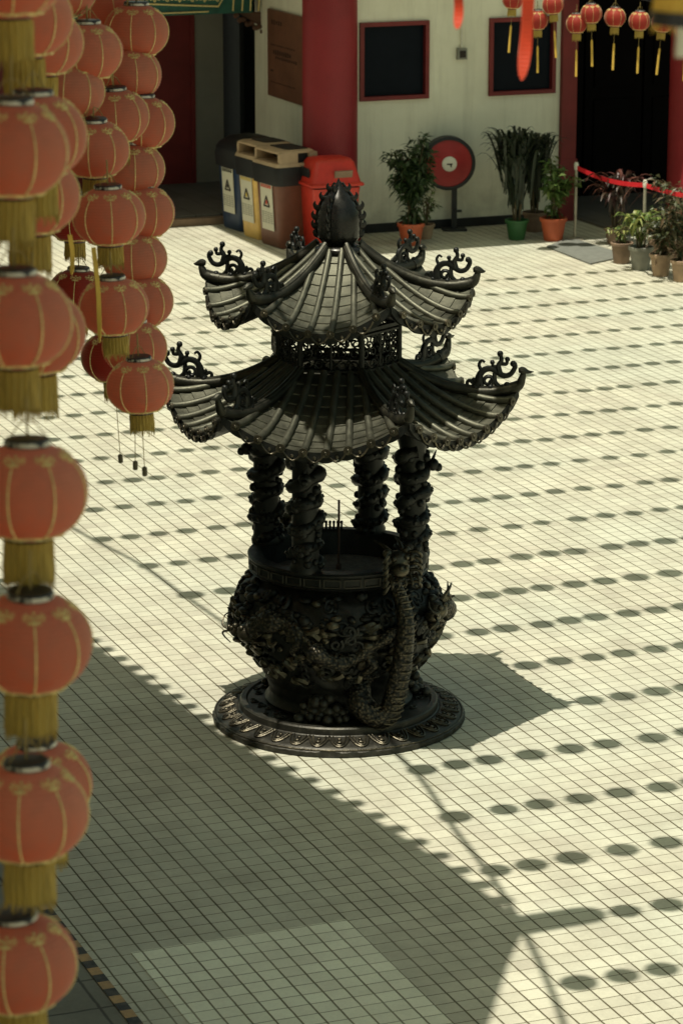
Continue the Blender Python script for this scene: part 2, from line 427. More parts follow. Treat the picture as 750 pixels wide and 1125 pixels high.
# base plate
b = MB()
rib = lambda a, z: (.004 * (1 if math.sin(a * 90) > 0 else -1)) if .006 < z < .034 else 0
b.lathe([(.700, 0), (.712, .005), (.712, .012), (.712, .030), (.706, .036), (.696, .038), (.690, .046), (.672, .052), (.590, .078), (.575, .076), (.570, .072), (.562, .078), (.560, .112), (.552, .120), (.525, .122), (.515, .112), (.46, .114), (.2, .116)], 180, fn=rib)
base = b.build('base_plate', M['plate'], burner, ang=35)
b = MB()
NP = 34
for i in range(NP):
    a = 2 * PI * (i + .5) / NP
    def on(t, s, off=0.0):   # t: 0 outer edge, 1 inner; s: across
        r = lerp(.690, .588, t); z = lerp(.047, .079, t)
        aa = a + s / r
        return (r * math.cos(aa), r * math.sin(aa), z + off)
    wv = .058
    for sc_, ra in ((1.0, .0065), (.62, .0055)):
        pts = []
        for k in range(17):
            q = -1 + 2 * k / 16
            pts.append(on(.98 - (.98 - (.10 if sc_ == 1 else .24)) * (1 - abs(q) ** 2.6), q * wv * sc_ * (1 - .12 * (1 - abs(q))), .004))
        b.tube(pts, ra, 6)
    b.ball(on(.52, 0, .004), .017, 8, 5, (1, 1, .6)); b.ball(on(.78, 0, .004), .012, 8, 5, (1, 1, .6))
b.tube([(.703 * math.cos(2 * PI * k / 120), .703 * math.sin(2 * PI * k / 120), .040) for k in range(121)], .005, 6)
b.build('lotus_border', M['relief'], base)
b = MB()
for i in range(46):       # low clouds chased into the inner disc
    a = random.uniform(0, 2 * PI); r = random.uniform(.43, .50); q = random.choice((-1, 1))
    s_ = spiral(r * math.cos(a), r * math.sin(a), random.uniform(.015, .03), 1.2, random.uniform(0, 6), q, 14)
    b.tube([(x, y, .116) for x, y in s_], .006, 5)
b.build('cloud_relief', M['plate'], base)

# bowl
PROF = [(.39, .112), (.415, .118), (.42, .135), (.405, .15), (.392, .18), (.405, .25), (.445, .33), (.488, .41), (.528, .49), (.553, .56), (.566, .64), (.562, .71), (.548, .765), (.512, .812), (.462, .845), (.440, .868), (.455, .875)]
def RB(z):
    for (r0, z0), (r1, z1) in zip(PROF, PROF[1:]):
        if z0 <= z <= z1: return lerp(r0, r1, (z - z0) / (z1 - z0))
    return PROF[-1][0] if z > .8 else PROF[0][0]
b = MB()
wav = lambda a, z: (.010 * math.sin(a * 9 + z * 21) * math.sin(a * 5 - z * 27) + .006 * math.sin(23 * a + 40 * z)) if .3 < z < .82 else 0
fine = []
for i in range(64):
    z = lerp(.112, .875, i / 63); fine.append((RB(z), z))
b.lathe(fine + [(.490, .880), (.500, .884), (.505, .890), (.497, .897), (.497, .955), (.508, .962), (.510, .972), (.500, .982), (.440, .984), (.430, .976), (.425, .95), (.415, .86), (.40, .80), (.05, .80)], 120, fn=wav)
bowl = b.build('bowl', M['bronze'], burner)
b = MB(); b.lathe([(.408, .80), (.405, .845), (.30, .868), (.12, .86), (.02, .872)], 48); b.build('ash', M['ash'], bowl)
b = MB()
for i in range(28):        # sunk panels of the rim band, drawn as raised frames
    a = 2 * PI * i / 28; h = 2 * PI / 28 * .40
    loop = []
    for (q, z) in ((-h, .905), (h, .905), (h, .947), (-h, .947), (-h, .905)): loop.append((.500 * math.cos(a + q), .500 * math.sin(a + q), z))
    for p, q in zip(loop, loop[1:]): b.tube([p, q], .0055, 5)
b.build('rim_frame', M['plate'], bowl)
def on_bowl(a, z, off=0.0): r = RB(z) + off; return (r * math.cos(a), r * math.sin(a), z)
VIEW = math.atan2(CAM.y, CAM.x)
# high relief: dragons winding round the belly, clouds, flames
b = MB()
drag = []
for d in range(3):
    a0 = VIEW - .95 + d * 2 * PI / 3; L = 2.0
    pts = [on_bowl(a0 + L * i / 50, .60 + .115 * math.sin(i / 50 * 9.5 + d * 1.3) * (1 - .3 * i / 50), .018 + .026 * math.sin(i * .37)) for i in range(51)]
    rad = [lerp(.064, .024, i / 50) * (0.75 if i < 3 else 1) * (1 + .16 * math.sin(i * 1.1 + d)) for i in range(51)]
    b.tube(pts, rad, 12)
    for i in range(2, 50, 2):       # spine
        p = Vector(pts[i]); q = p + Vector((p.x * .10, p.y * .10, .035)) * (1 - i / 80)
        b.tube([p + Vector((0, 0, rad[i] * .7)), q + Vector((0, 0, rad[i] * .7))], [.012, .003], 5)
    for i in (12, 30):              # legs with claws
        ax = a0 + L * i / 50; z0 = pts[i][2]
        leg = crv([pts[i], on_bowl(ax + .10, z0 - .07, .05), on_bowl(ax + .02, z0 - .13, .03), on_bowl(ax + .10, z0 - .17, .03)], 12)
        b.tube(leg, [lerp(.028, .014, k / 11) for k in range(12)], 8)
        for q in (-1, 0, 1): b.tube([leg[-1], Vector(on_bowl(ax + .14 + .02 * q, z0 - .19 + .028 * q, .035))], [.011, .003], 5)
    drag.append((a0, pts[0]))
b.build('dragon_relief', M['scale'], bowl)
b = MB()
for a0, h in drag:                  # heads
    H = Vector(h); rd = Vector((H.x, H.y, 0)).normalized(); tg = Vector((rd.y, -rd.x, 0)); up = Vector((0, 0, 1))
    P_ = lambda o, t, z: H + rd * o + tg * t + up * z
    b.ball(P_(.02, .02, .0), .066, 12, 8, (1, 1, .85)); b.ball(P_(.035, .10, -.012), .045, 12, 8, (1, 1, .7)); b.ball(P_(.03, .095, -.055), .034, 10, 6, (1.2, 1.2, .5))
    for s in (-1, 1):
        b.ball(P_(.07, .045 + .03 * s, .035), .017, 8, 6); b.ball(P_(.07, .125 + .012 * s, .014), .013, 8, 6)
        b.tube(crv([P_(.04, -.01, .05), P_(.06, -.07, .085 + .02 * s), P_(.05, -.13, .07 + .05 * s)], 10), [lerp(.014, .004, k / 9) for k in range(10)], 6)
        b.tube(crv([P_(.06, .13, -.005), P_(.09, .17, .02 * s), P_(.06, .20, .06 * s), P_(.04, .17, .09 * s)], 12), [lerp(.008, .003, k / 11) for k in range(12)], 5)
    for k in range(9):
        an = -1.2 + k * .42
        b.tube(crv([P_(.02, -.03, 0), P_(.05, -.07 - .02 * math.cos(an), .07 * math.sin(an)), P_(.03, -.12, .11 * math.sin(an) + .02)], 8), [lerp(.015, .003, q / 7) for q in range(8)], 6)
b.build('dragon_feature', M['relief'], bowl); b = MB()
for i in range(150):
    a = random.uniform(0, 2 * PI); z = random.uniform(.66, .84)
    b.ball(on_bowl(a, z, .004), random.uniform(.022, .048), 9, 6, (random.uniform(.6, 1.1), random.uniform(.6, 1.1), random.uniform(.4, .8)))
for i in range(210):
    a = random.uniform(0, 2 * PI); z = random.uniform(.34, .83); q = random.choice((-1, 1)); r0 = random.uniform(.020, .050)
    sp_ = spiral(0, 0, r0, random.uniform(.9, 1.5), random.uniform(0, 6.28), q, 16)
    rad = random.uniform(.008, .016)
    b.tube([on_bowl(a + x / RB(z), min(.83, max(.3, z + y)), .012 + rad * .4) for x, y in sp_], [lerp(rad, rad * .7, k / 15) for k in range(16)], 6)
b.build('cloud_relief', M['bronze'], bowl); b = MB()
for i in range(170):
    a = random.uniform(0, 2 * PI); z = random.uniform(.34, .70); t_ = random.uniform(-.09, .09); hh = random.uniform(-.03, .05)
    b.tube([on_bowl(a + t_ * k / 6 / .5, z + hh * math.sin(k / 6 * 3), .010 + .022 * math.sin(k / 6 * 3.1)) for k in range(7)], [lerp(.026, .007, k / 6) for k in range(7)], 6)
for i in range(170):
    a = random.uniform(0, 2 * PI); z = random.gauss(.58, .12)
    if not .36 < z < .84: continue
    b.ball(on_bowl(a, z, .010), random.uniform(.014, .042), 10, 6, (random.uniform(.6, 1.2), random.uniform(.6, 1.2), random.uniform(.4, .9)))
b.build('flame_relief', M['relief'], bowl)
# three squat feet with claws
for k in range(3):
    b = MB(); a = VIEW - .19 + k * 2 * PI / 3
    for j, t_ in enumerate((-.12, -.07, -.025, .03, .085, .12)):
        rr_ = .475 + .02 * math.cos(j * 2.1)
        b.ball((rr_ * math.cos(a + t_ / .44), rr_ * math.sin(a + t_ / .44), .138 + .006 * (j % 2)), .030 - .004 * (j % 3), 10, 6)
        b.ball((.43 * math.cos(a + t_ / .5), .43 * math.sin(a + t_ / .5), .150 + .02 * (j % 2)), .034, 10, 6, (1, 1, .8))
    for j in range(14):
        t_ = random.uniform(-.13, .13); b.ball(((.39 + random.uniform(0, .05)) * math.cos(a + t_ / .42), (.39 + random.uniform(0, .05)) * math.sin(a + t_ / .42), random.uniform(.15, .25)), random.uniform(.022, .04), 9, 6)
    b.build('claw_foot', M['plate'], burner)
# two dragon handles
def handle(ang):
    b = MB(); rd = Vector((math.cos(ang), math.sin(ang), 0)); tg = Vector((-rd.y, rd.x, 0)); up = Vector((0, 0, 1))
    Q = lambda t, o, z: rd * o + tg * t + up * z
    pts = crv([Q(-.12, .42, .33), Q(-.15, .47, .24), Q(-.09, .53, .17), Q(-.02, .56, .19), Q(.0, .59, .30), Q(.005, .635, .45), Q(.01, .665, .60), Q(.02, .66, .74), Q(.02, .615, .84), Q(.005, .58, .92), Q(.0, .575, 1.0)], 60)
    rad = [lerp(.076, .030, (i / 59) ** 1.2) * (1.0 if i > 6 else .75 + i * .04) for i in range(60)]
    b.tube(pts, rad, 14)
    h = b.build('dragon_handle', M['scale'], burner)
    b = MB()
    for i in range(12, 52, 2):     # belly plates
        p = Vector(pts[i]); t_ = (Vector(pts[i + 1]) - Vector(pts[i - 1])).normalized(); n_ = tg.cross(t_).normalized()
        if n_.dot(rd) < 0: n_ = -n_
        b.tube([p + n_ * rad[i] * .86 + tg * rad[i] * .62, p + n_ * rad[i] * 1.05, p + n_ * rad[i] * .86 - tg * rad[i] * .62], [.006, .009, .006], 6)
    b.tube([Vector(p_) + tg.cross((Vector(pts[i_ + 12]) - Vector(pts[i_ + 10])).normalized()).normalized() * 0 for i_, p_ in enumerate(pts[11:52])], [q_ * .9 for q_ in rad[11:52]], 8)
    for i in range(14, 58, 2):     # dorsal fin
        p = Vector(pts[i]); b.tube([p + tg * rad[i] * .9, p + tg * (rad[i] + .022) + up * .012], [.009, .003], 5)
    b.build('belly_plate', M['relief'], h)
    b = MB(); H = Q(0, .60, 1.055); P_ = lambda o, t, z: H + (rd * o + tg * t + up * z) * 1.22
    b.ball(P_(0, 0, 0), .072, 12, 8, (1, 1, .9)); b.ball(P_(.06, -.02, -.02), .050, 12, 8, (1, 1, .75)); b.ball(P_(.055, -.02, -.062), .034, 10, 6, (1, 1, .5))
    for s in (-1, 1):
        b.ball(P_(.045, .034 * s - .01, .03), .016); b.ball(P_(.092, .014 * s - .02, 0), .012)
        b.tube(crv([P_(0, .03 * s, .05), P_(-.05, .045 * s, .075), P_(-.10, .055 * s, .085)], 10), [lerp(.014, .005, k / 9) for k in range(10)], 6)
        b.ball(P_(.0, .05 * s, .045), .026); b.ball(P_(.03, .06 * s, .02), .022)
        for k in range(6):          # curling mane
            z = .04 - k * .028
            sp_ = crv([P_(.01, .045 * s, z), P_(.05, .075 * s, z + .012), P_(.055, .095 * s, z - .012), P_(.035, .092 * s, z - .024), P_(.03, .080 * s, z - .010)], 14)
            b.tube(sp_, [lerp(.011, .006, q / 13) for q in range(14)], 6)
    for k in range(5):
        b.tube(crv([P_(.05, -.07 + .035 * k, -.05), P_(.085, -.075 + .035 * k, -.075), P_(.07, -.07 + .035 * k, -.10)], 8), [lerp(.010, .004, q / 7) for q in range(8)], 6)
    b.build('dragon_head', M['relief'], h)
handle(R(-80)); handle(R(100))
# columns
for k in range(4):
    a = R(-45.65 + 90 * k); cx, cy = .445 * math.cos(a), .445 * math.sin(a)
    b = MB(); b.lathe([(.085, .975), (.088, 1.0), (.078, 1.02), (.074, 1.04), (.072, 1.60), (.075, 1.62), (.085, 1.66), (.085, 1.74)], 24, (cx, cy, 0))
    c_ = b.build('column', M['bronze'], burner)
    b = MB(); n = 150; ph = k * 1.7 + .5
    pts = [(cx + (.068 + .008 * math.sin(i * .5)) * math.cos(ph + i / n * 9.4 * PI), cy + (.068 + .008 * math.sin(i * .5)) * math.sin(ph + i / n * 9.4 * PI), lerp(1.01, 1.60, i / (n - 1)) + .012 * math.sin(i * .31)) for i in range(n)]
    b.tube(pts, [lerp(.028, .042, i / n) + .005 * math.sin(i * .8) for i in range(n)], 9)
    for i in range(0, n, 2):
        p = Vector(pts[i]); o = Vector((p.x - cx, p.y - cy, 0)).normalized()
        b.tube([p + o * .018, p + o * random.uniform(.030, .042) + Vector((0, 0, .014))], [.018, .009], 6)
    for i in range(60):
        aa = random.uniform(0, 6.28); z = random.uniform(1.0, 1.66)
        b.ball((cx + .076 * math.cos(aa), cy + .076 * math.sin(aa), z), random.uniform(.014, .030), 8, 5)
    aa = a + .4; hx, hy = cx + .11 * math.cos(aa), cy + .11 * math.sin(aa)
    b.ball((hx, hy, 1.52), .036, 10, 6); b.ball((hx + .03 * math.cos(aa), hy + .03 * math.sin(aa), 1.505), .024, 8, 6)
    b.tube([(hx, hy, 1.55), (hx + .02, hy, 1.60)], [.011, .003], 5)
    b.build('coiled_dragon', M['bronze'], c_)

# roofs
CORN = [R(-90 + 60 * k) for k in range(6)]
class Roof:
    def __init__(s, r0, zt, Rc, am, zm, zc, p=1.55, q=1.7, ex=2.1):
        s.__dict__.update(r0=r0, zt=zt, Rc=Rc, am=am, zm=zm, zc=zc, p=p, q=q, ex=ex)
    def half(s, t): return lerp(s.r0, s.Rc, t) / 2
    def pt(s, k, x, t, off=0.0):        # x tangential offset, face k (between corner k and k+1)
        h = s.half(t); sn = max(-1.0, min(1.0, x / h)); am = R(-60 + 60 * k)
        ap = lerp(s.r0 * .866, s.Rc * .866, t) - (s.Rc * .866 - s.am) * t * (1 - sn * sn)
        z = s.zt - (s.zt - s.zm) * (1 - (1 - t) ** s.p) / 1.0 + (s.zc - s.zm) * t ** s.q * abs(sn) ** s.ex + off
        return Vector((ap * math.cos(am) - x * math.sin(am), ap * math.sin(am) + x * math.cos(am), z))
    def hip(s, k, t, off=0.0): return s.pt(k, -s.half(t), t, off)
def make_roof(name, rf, nroll, rr, beak, conv=.5):
    b = MB(); NTt = 27; NX = 24
    for k in range(6):
        rows = []
        for c_ in range(9):
            for t, st in ((c_ / 9 + .001, 0), ((c_ + .5) / 9, .4), ((c_ + 1) / 9, 1.0)):
                rows.append([rf.pt(k, rf.half(t) * (-1 + 2 * i / NX), t, .0075 * st - .002) for i in range(NX + 1)])
        b.grid(rows)
    root = b.build(name, M['roof'], burner, ang=25)
    b = MB()
    for k in range(6):
        w_ = 2 * rf.half(1)
        for i in range(nroll):
            xe = (-.5 + (i + .5) / nroll) * w_ * .97
            pts = []
            for j in range(31):
                t = j / 30; x = xe * lerp(conv, 1, t)
                if abs(x) <= rf.half(t) * .985: pts.append(rf.pt(k, x, t, rr * .55))
            if len(pts) > 2:
                e = pts[-1] + (pts[-1] - pts[-2]).normalized() * .018
                b.tube(pts + [e], rr, 9)
    b.build('tile_roll', M['roof'], root, ang=50)
    # under side and eave band
    b = MB()
    for k in range(6):
        rows = [[rf.pt(k, rf.half(t) * (-1 + 2 * i / NX), t, -.040) for i in range(NX + 1)] for t in (.30, .45, .6, .75, .9, .985)]
        b.grid([r[::-1] for r in rows])
        e0 = [rf.pt(k, rf.half(1) * (-1 + 2 * i / 72), 1, .006) for i in range(73)]
        n_ = Vector((math.cos(R(-60 + 60 * k)), math.sin(R(-60 + 60 * k)), 0))
        sc_ = [.042 + .016 * abs(math.sin(PI * nroll * (i / 72))) for i in range(73)]
        b.grid([[p + n_ * .004 for p in e0], [p + n_ * .008 - Vector((0, 0, s_)) for p, s_ in zip(e0, sc_)]])
        b.grid([[p + n_ * .008 - Vector((0, 0, s_)) for p, s_ in zip(e0, sc_)], [p - n_ * .014 - Vector((0, 0, s_)) for p, s_ in zip(e0, sc_)], [p - n_ * .014 - Vector((0, 0, .02)) for p in e0]])
    b.build('eave_board', M['bronze'], root, ang=40)
    for k in range(6):
        b = MB(); w_ = 2 * rf.half(1); n_ = Vector((math.cos(R(-60 + 60 * k)), math.sin(R(-60 + 60 * k)), 0))
        for i in range(nroll):
            xe = (-.5 + (i + .5) / nroll) * w_ * .97
            p = rf.pt(k, xe, 1, rr * .2) + n_ * .012
            b.tube([p - n_ * .006, p + n_ * .010], rr * 1.25, 12); b.ball(p + n_ * .010, rr * .7, 8, 5, (.6, .6, .8))
            if i < nroll - 1:
                xa = xe + w_ * .97 / nroll / 2; hw = w_ / nroll * .36
                arc = [rf.pt(k, xa + hw * q / 4, 1, -.012 - .034 * (1 - (q / 4) ** 2)) + n_ * .013 for q in range(-4, 5)]
                b.tube(arc, .006, 5)
                b.ball(rf.pt(k, xa, 1, -.022) + n_ * .013, .010, 6, 4)
        b.build('eave_tile_row', M['relief'], root)
    # hip ridges with upturned beaks and openwork scrolls
    for k in range(6):
        a = CORN[k]; rd = Vector((math.cos(a), math.sin(a), 0)); up = Vector((0, 0, 1))
        pts = [rf.hip(k, lerp(.0, 1, j / 26), .020) for j in range(27)]
        b = MB(); b.tube(pts, [lerp(.026, .030, j / 26) for j in range(27)], 10)
        b.tube([p + up * .020 for p in pts], [.016] * 27, 8)
        tip = pts[-1]; Rt, Zt = beak
        horn = crv([pts[-4], tip, rd * (rf.Rc + .022) + up * (lerp(tip.z, Zt, .55)), rd * (rf.Rc + .030) + up * (Zt - .006), ], 14)
        b.tube(horn, [lerp(.034, .014, j / 13) for j in range(14)], 9)
        b.tube(crv([rd * (rf.Rc + .002) + up * (Zt + .004), rd * (rf.Rc + .028) + up * (Zt + .006), rd * (rf.Rc + .055) + up * (Zt - .002), rd * Rt + up * Zt], 10), [.012, .018, .021, .020, .017, .014, .011, .008, .005, .002], 8)
        hp = b.build('hip_ridge', M['ridge'], root)
        zr = lambda r: rf.hip(k, max(0, min(1, (r - rf.r0) / (rf.Rc - rf.r0))), .045).z
        b = MB()
        def C2(pl, ra, n=20, taper=1.0):
            q = [rd * (rf.Rc + u_ * S_) + up * (lerp(zr(rf.Rc + u_ * S_), zr(rf.Rc - .14 * S_), .35) + w_ * S_) for u_, w_ in pl]
            if n: q = crv(q, n)
            b.tube(q, [ra * S_ * lerp(1, taper, i / (len(q) - 1)) for i in range(len(q))], 8, flat=.8)
            return q
        S_ = 1.0 if rf.Rc > .9 else .92
        C2([(x, y) for x, y in spiral(-.262, .020, .030, 1.25, 1.2, -1)], .010, 0)
        C2([(-.245, -.005), (-.222, .02), (-.215, .06), (-.19, .095), (-.15, .105), (-.11, .080), (-.075, .060), (-.04, .066), (-.018, .10), (-.022, .125)], .021, 40, .6)
        C2([(x, y) for x, y in spiral(-.165, .035, .034, 1.2, -.6, 1)], .012, 0)
        C2([(-.13, .08), (-.125, .03), (-.10, .0)], .013, 10); C2([(-.205, .07), (-.20, .02), (-.19, -.02)], .014, 10)
        C2([(-.20, .09), (-.215, .125), (-.20, .150), (-.183, .140)], .011, 14, .6)
        q = C2([(-.10, .075), (-.108, .12), (-.092, .15), (-.10, .185)], .018, 16, .6); b.ball(q[-1], .018 * S_)
        q = C2([(-.10, .12), (-.135, .115), (-.142, .140)], .012, 12, .7); b.ball(q[-1], .014 * S_)
        q = C2([(-.095, .13), (-.066, .125), (-.060, .150)], .012, 12, .7); b.ball(q[-1], .015 * S_)
        b.ball(rd * (rf.Rc - .028 * S_) + up * (zr(rf.Rc - .10) + .130 * S_), .018 * S_)
        for u_ in (-.235, -.15, -.06): b.ball(rd * (rf.Rc + u_ * S_) + up * (zr(rf.Rc + u_ * S_)), .020 * S_)
        b.build('ridge_scroll', M['bronze'], root)
    return root
LR = Roof(.33, 2.05, .99, .86, 1.745, 1.93)
UR = Roof(.115, 2.69, .735, .685, 2.345, 2.50)
lower = make_roof('lower_roof', LR, 8, .020, (1.075, 2.035), .6)
upper = make_roof('upper_roof', UR, 6, .0175, (.805, 2.585), .55)
b = MB(); b.prism([(.60 * math.cos(R(-90 + 60 * i)), .60 * math.sin(R(-90 + 60 * i))) for i in range(6)], 1.745, 1.76); b.build('ceiling', M['bronze'], lower, smooth=False)
b = MB(); b.prism([(.50 * math.cos(R(-90 + 60 * i)), .50 * math.sin(R(-90 + 60 * i))) for i in range(6)], 2.395, 2.41); b.build('ceiling', M['bronze'], upper, smooth=False)
# lattice drum
hexp = lambda r, i: Vector((r * math.cos(R(-90 + 60 * i)), r * math.sin(R(-90 + 60 * i)), 0))
b = MB()
for i in range(6):
    p, q = hexp(.335, i), hexp(.335, i + 1)
    b.tube([p + Vector((0, 0, 1.98)), p + Vector((0, 0, 2.42))], .016, 8)
    for z, r in ((2.02, .020), (2.065, .010), (2.262, .010), (2.29, .018), (2.36, .03)): b.tube([p + Vector((0, 0, z)), q + Vector((0, 0, z))], r, 6)
drum = b.build('drum', M['bronze'], burner)
for i in range(6):
    b = MB(); p, q = hexp(.330, i), hexp(.330, i + 1); d = (q - p) / .33; rng = random.Random(i)
    def W2(u_, z): return p + d * u_ + Vector((0, 0, z))
    for cxi in range(5):
        u0 = .036 + cxi * .0645
        for r_ in range(3):
            z0 = 2.098 + r_ * .064; sgn = 1 if (cxi + r_) % 2 else -1
            s_ = spiral(u0, z0, .029, 1.15, rng.uniform(0, 6.28), sgn, 14, .35)
            b.tube([W2(x, z) for x, z in s_], .0056, 5)
            b.tube([W2(u0 + .022 * sgn, z0 + .018), W2(u0 + .038 * sgn, z0 + .034)], .006, 5)
            b.tube([W2(u0 - .022 * sgn, z0 - .018), W2(u0 - .038 * sgn, z0 - .034)], .006, 5)
            if rng.random() < .4: b.ball(W2(u0 + .030, z0), .008, 6, 4)
    b.tube([W2(.165, 2.06), W2(.165, 2.27)], .008, 6)
    b.build('lattice_panel', M['bronze'], drum)
# finial
b = MB(); b.lathe([(.13, 2.67), (.135, 2.685), (.128, 2.70), (.105, 2.712), (.088, 2.72), (.10, 2.735), (.112, 2.75), (.118, 2.765), (.118, 2.80), (.119, 2.85), (.112, 2.895), (.092, 2.94), (.064, 2.98), (.038, 3.01), (.020, 3.035), (.008, 3.06), (.001, 3.075)], 40)
fin = b.build('finial', M['gloss'], burner, ang=60)
for a in (R(158.4), R(-21.6), R(-138), R(55)):
    b = MB(); rd = Vector((math.cos(a), math.sin(a), 0)); up = Vector((0, 0, 1))
    ridge = [(.118, 2.76), (.121, 2.82), (.119, 2.87), (.105, 2.925), (.075, 2.975), (.045, 3.015), (.02, 3.05)]
    b.tube(crv([rd * r_ + up * z for r_, z in ridge], 24), [lerp(.010, .007, i / 23) for i in range(24)], 6)
    for r_, z, L in ((.112, 2.775, .026), (.116, 2.82, .034), (.114, 2.868, .036), (.102, 2.92, .038), (.072, 2.972, .034), (.034, 3.02, .034)):
        b.tube(crv([rd * (r_ - .012) + up * (z - .010), rd * (r_ + L * .40) + up * (z - .008), rd * (r_ + L * .78) + up * (z + L * .30), rd * (r_ + L * .62) + up * (z + L * .80)], 10), [lerp(.022, .002, (q / 9) ** 1.2) for q in range(10)], 7, flat=.7)
    b.build('flame', M['gloss'], fin)
# stick standing in the ash and the small comb on the back of the rim
b = MB(); b.tube([(0, 0, .86), (.002, .001, 1.27)], .007, 8)
b.tube([(0, 0, .862), (0, 0, .90)], .016, 8)
tag(b.build('incense_stick', M['stick'], None), 'single tall dark incense stick upright in the ash of the burner', 'incense stick')
b = MB(); pc = Vector((-.05 * math.cos(YAW) + .40 * math.sin(YAW), .05 * math.sin(YAW) + .40 * math.cos(YAW), .984))
for i in range(7):
    q = pc + _r * (.022 * (i - 3)); b.tube([q, q + _u * .05], [.008, .006], 6); b.ball(q + _u * .052, .010, 6, 4)
b.box(pc + _u * .006, (.16, .02, .014), -YAW)
b.build('candle_rack', M['bronze'], burner)

# ------------------------------------------------------------------ lanterns
def lantern_meshes(rs=.125, hh=.098, cloth_m=None, name='paper_lantern', skirt=True, tassel=False, detail=True, fr=.0425, fl=.064):
    root = thing(name, 'lantern', 'lantern')
    n = 40 if detail else 24; m = 38 if detail else 10
    prof = []
    for i in range(m + 1):
        p = lerp(-1, 1, i / m); z = hh * p
        r = rs * (1 - abs(p) ** 2.1 * .87) ** .5
        if detail: r += .0013 * (1 if i % 2 else -1)
        prof.append((max(r, .046), z))
    b = MB(); b.lathe(prof, n, caps=False); b.build('shade', cloth_m, root, ang=60)
    RS = lambda z: rs * (1 - min(1, abs(z / hh)) ** 2.1 * .87) ** .5
    if detail:
        b = MB()
        for k in range(8):
            a = 2 * PI * k / 8
            pts = []
            for i in range(25):
                z = lerp(-hh * .90, hh * .80, i / 24); r = RS(z) + .0015
                pts.append((r * math.cos(a), r * math.sin(a), z))
            b.tube(pts, [(.0014 + .0009 * (i % 2)) * (.6 if tassel else 1) for i in range(25)], 5)
            def flower(aa, z, s_):
                for q in range(5):
                    t_ = 2 * PI * q / 5 + .3; zz = z + s_ * math.sin(t_); r = RS(zz) + .001
                    a2 = aa + s_ * math.cos(t_) / max(.05, r)
                    b.ball((r * math.cos(a2), r * math.sin(a2), zz), s_ * .58, 6, 4, (1, 1, .8))
                rc_ = RS(z) + .001; b.ball((rc_ * math.cos(aa), rc_ * math.sin(aa), z), s_ * .5, 6, 4)
            flower(a, hh * .80, .0076); 
            for q in (-1, 1):
                flower(a + q * .21, hh * .82, .0046); flower(a + q * .11, hh * .74, .0034)
                for j in range(3):
                    zz = -hh * (.90 - .010 * j); r = RS(zz) + .001; a2 = a + q * (.10 + .13 * j)
                    b.ball((r * math.cos(a2), r * math.sin(a2), zz), .0065 - .001 * j, 6, 4, (1.2, 1.2, .7))
        b.build('gold_trim', M['gold'], root)
    b = MB(); b.lathe([(.044, hh - .004), (.048, hh), (.048, hh + .011), (.045, hh + .015), (.030, hh + .016)], 24); cp = b.build('top_cap', M['cap'], root)
    b = MB(); b.lathe([(.030, -hh - .006), (.046, -hh - .005), (.047, -hh + .004), (.044, -hh + .006)], 24); b.build('bottom_ring', M['cap'], root)
    b = MB(); b.lathe([(.0478, hh + .001), (.0488, hh + .002), (.0488, hh + .010), (.0478, hh + .011)], 24, caps=False)
    b.build('foil_band', M['silver'], cp)
    if skirt:
        b = MB(); frf = lambda a, z: .0022 * math.sin(a * 23) + .0014 * math.sin(a * 41 + z * 90)
        b.lathe([(fr, -hh - .004), (fr + .001, -hh - .02), (fr + .002, -hh - fl * .7), (fr + .0025, -hh - fl)], 72, caps=False, fn=frf)
        b.lathe([(fr - .003, -hh - .004), (fr - .002, -hh - fl)], 72, caps=False, fn=frf)
        for k in range(56):
            a = 2 * PI * k / 56; l = random.uniform(.002, .026)
            b.tube([((fr + .001) * math.cos(a), (fr + .001) * math.sin(a), -hh - fl + .004), ((fr + .0025) * math.cos(a), (fr + .0025) * math.sin(a), -hh - fl - l)], [.0024, .0011], 4)
        b.build('fringe', M['skirt'], root)
    b = MB(); b.tube([(0, 0, hh + .01), (0, 0, hh + .10)], .0028, 6)
    b.tube([(.046, 0, hh + .01), (.02, 0, hh + .045), (0, 0, hh + .055), (-.02, 0, hh + .045), (-.046, 0, hh + .01)], .0016, 5)
    b.build('hanging_loop', M['cord'], root)
    if tassel:
        b = MB(); b.tube([(0, 0, -hh), (0, 0, -hh - .17)], .002, 5); b.build('tassel_cord', M['cord'], root)
        b = MB(); b.tube([(0, 0, -hh - .17), (0, 0, -hh - .19), (0, 0, -hh - .45)], [.006, .011, .013], 8); b.build('tassel', M['ribbon_y'], root)
    return root

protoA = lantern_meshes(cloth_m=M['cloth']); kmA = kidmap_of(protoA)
protoN = lantern_meshes(cloth_m=M['cloth'], fr=.051, fl=.088); kmN = kidmap_of(protoN)
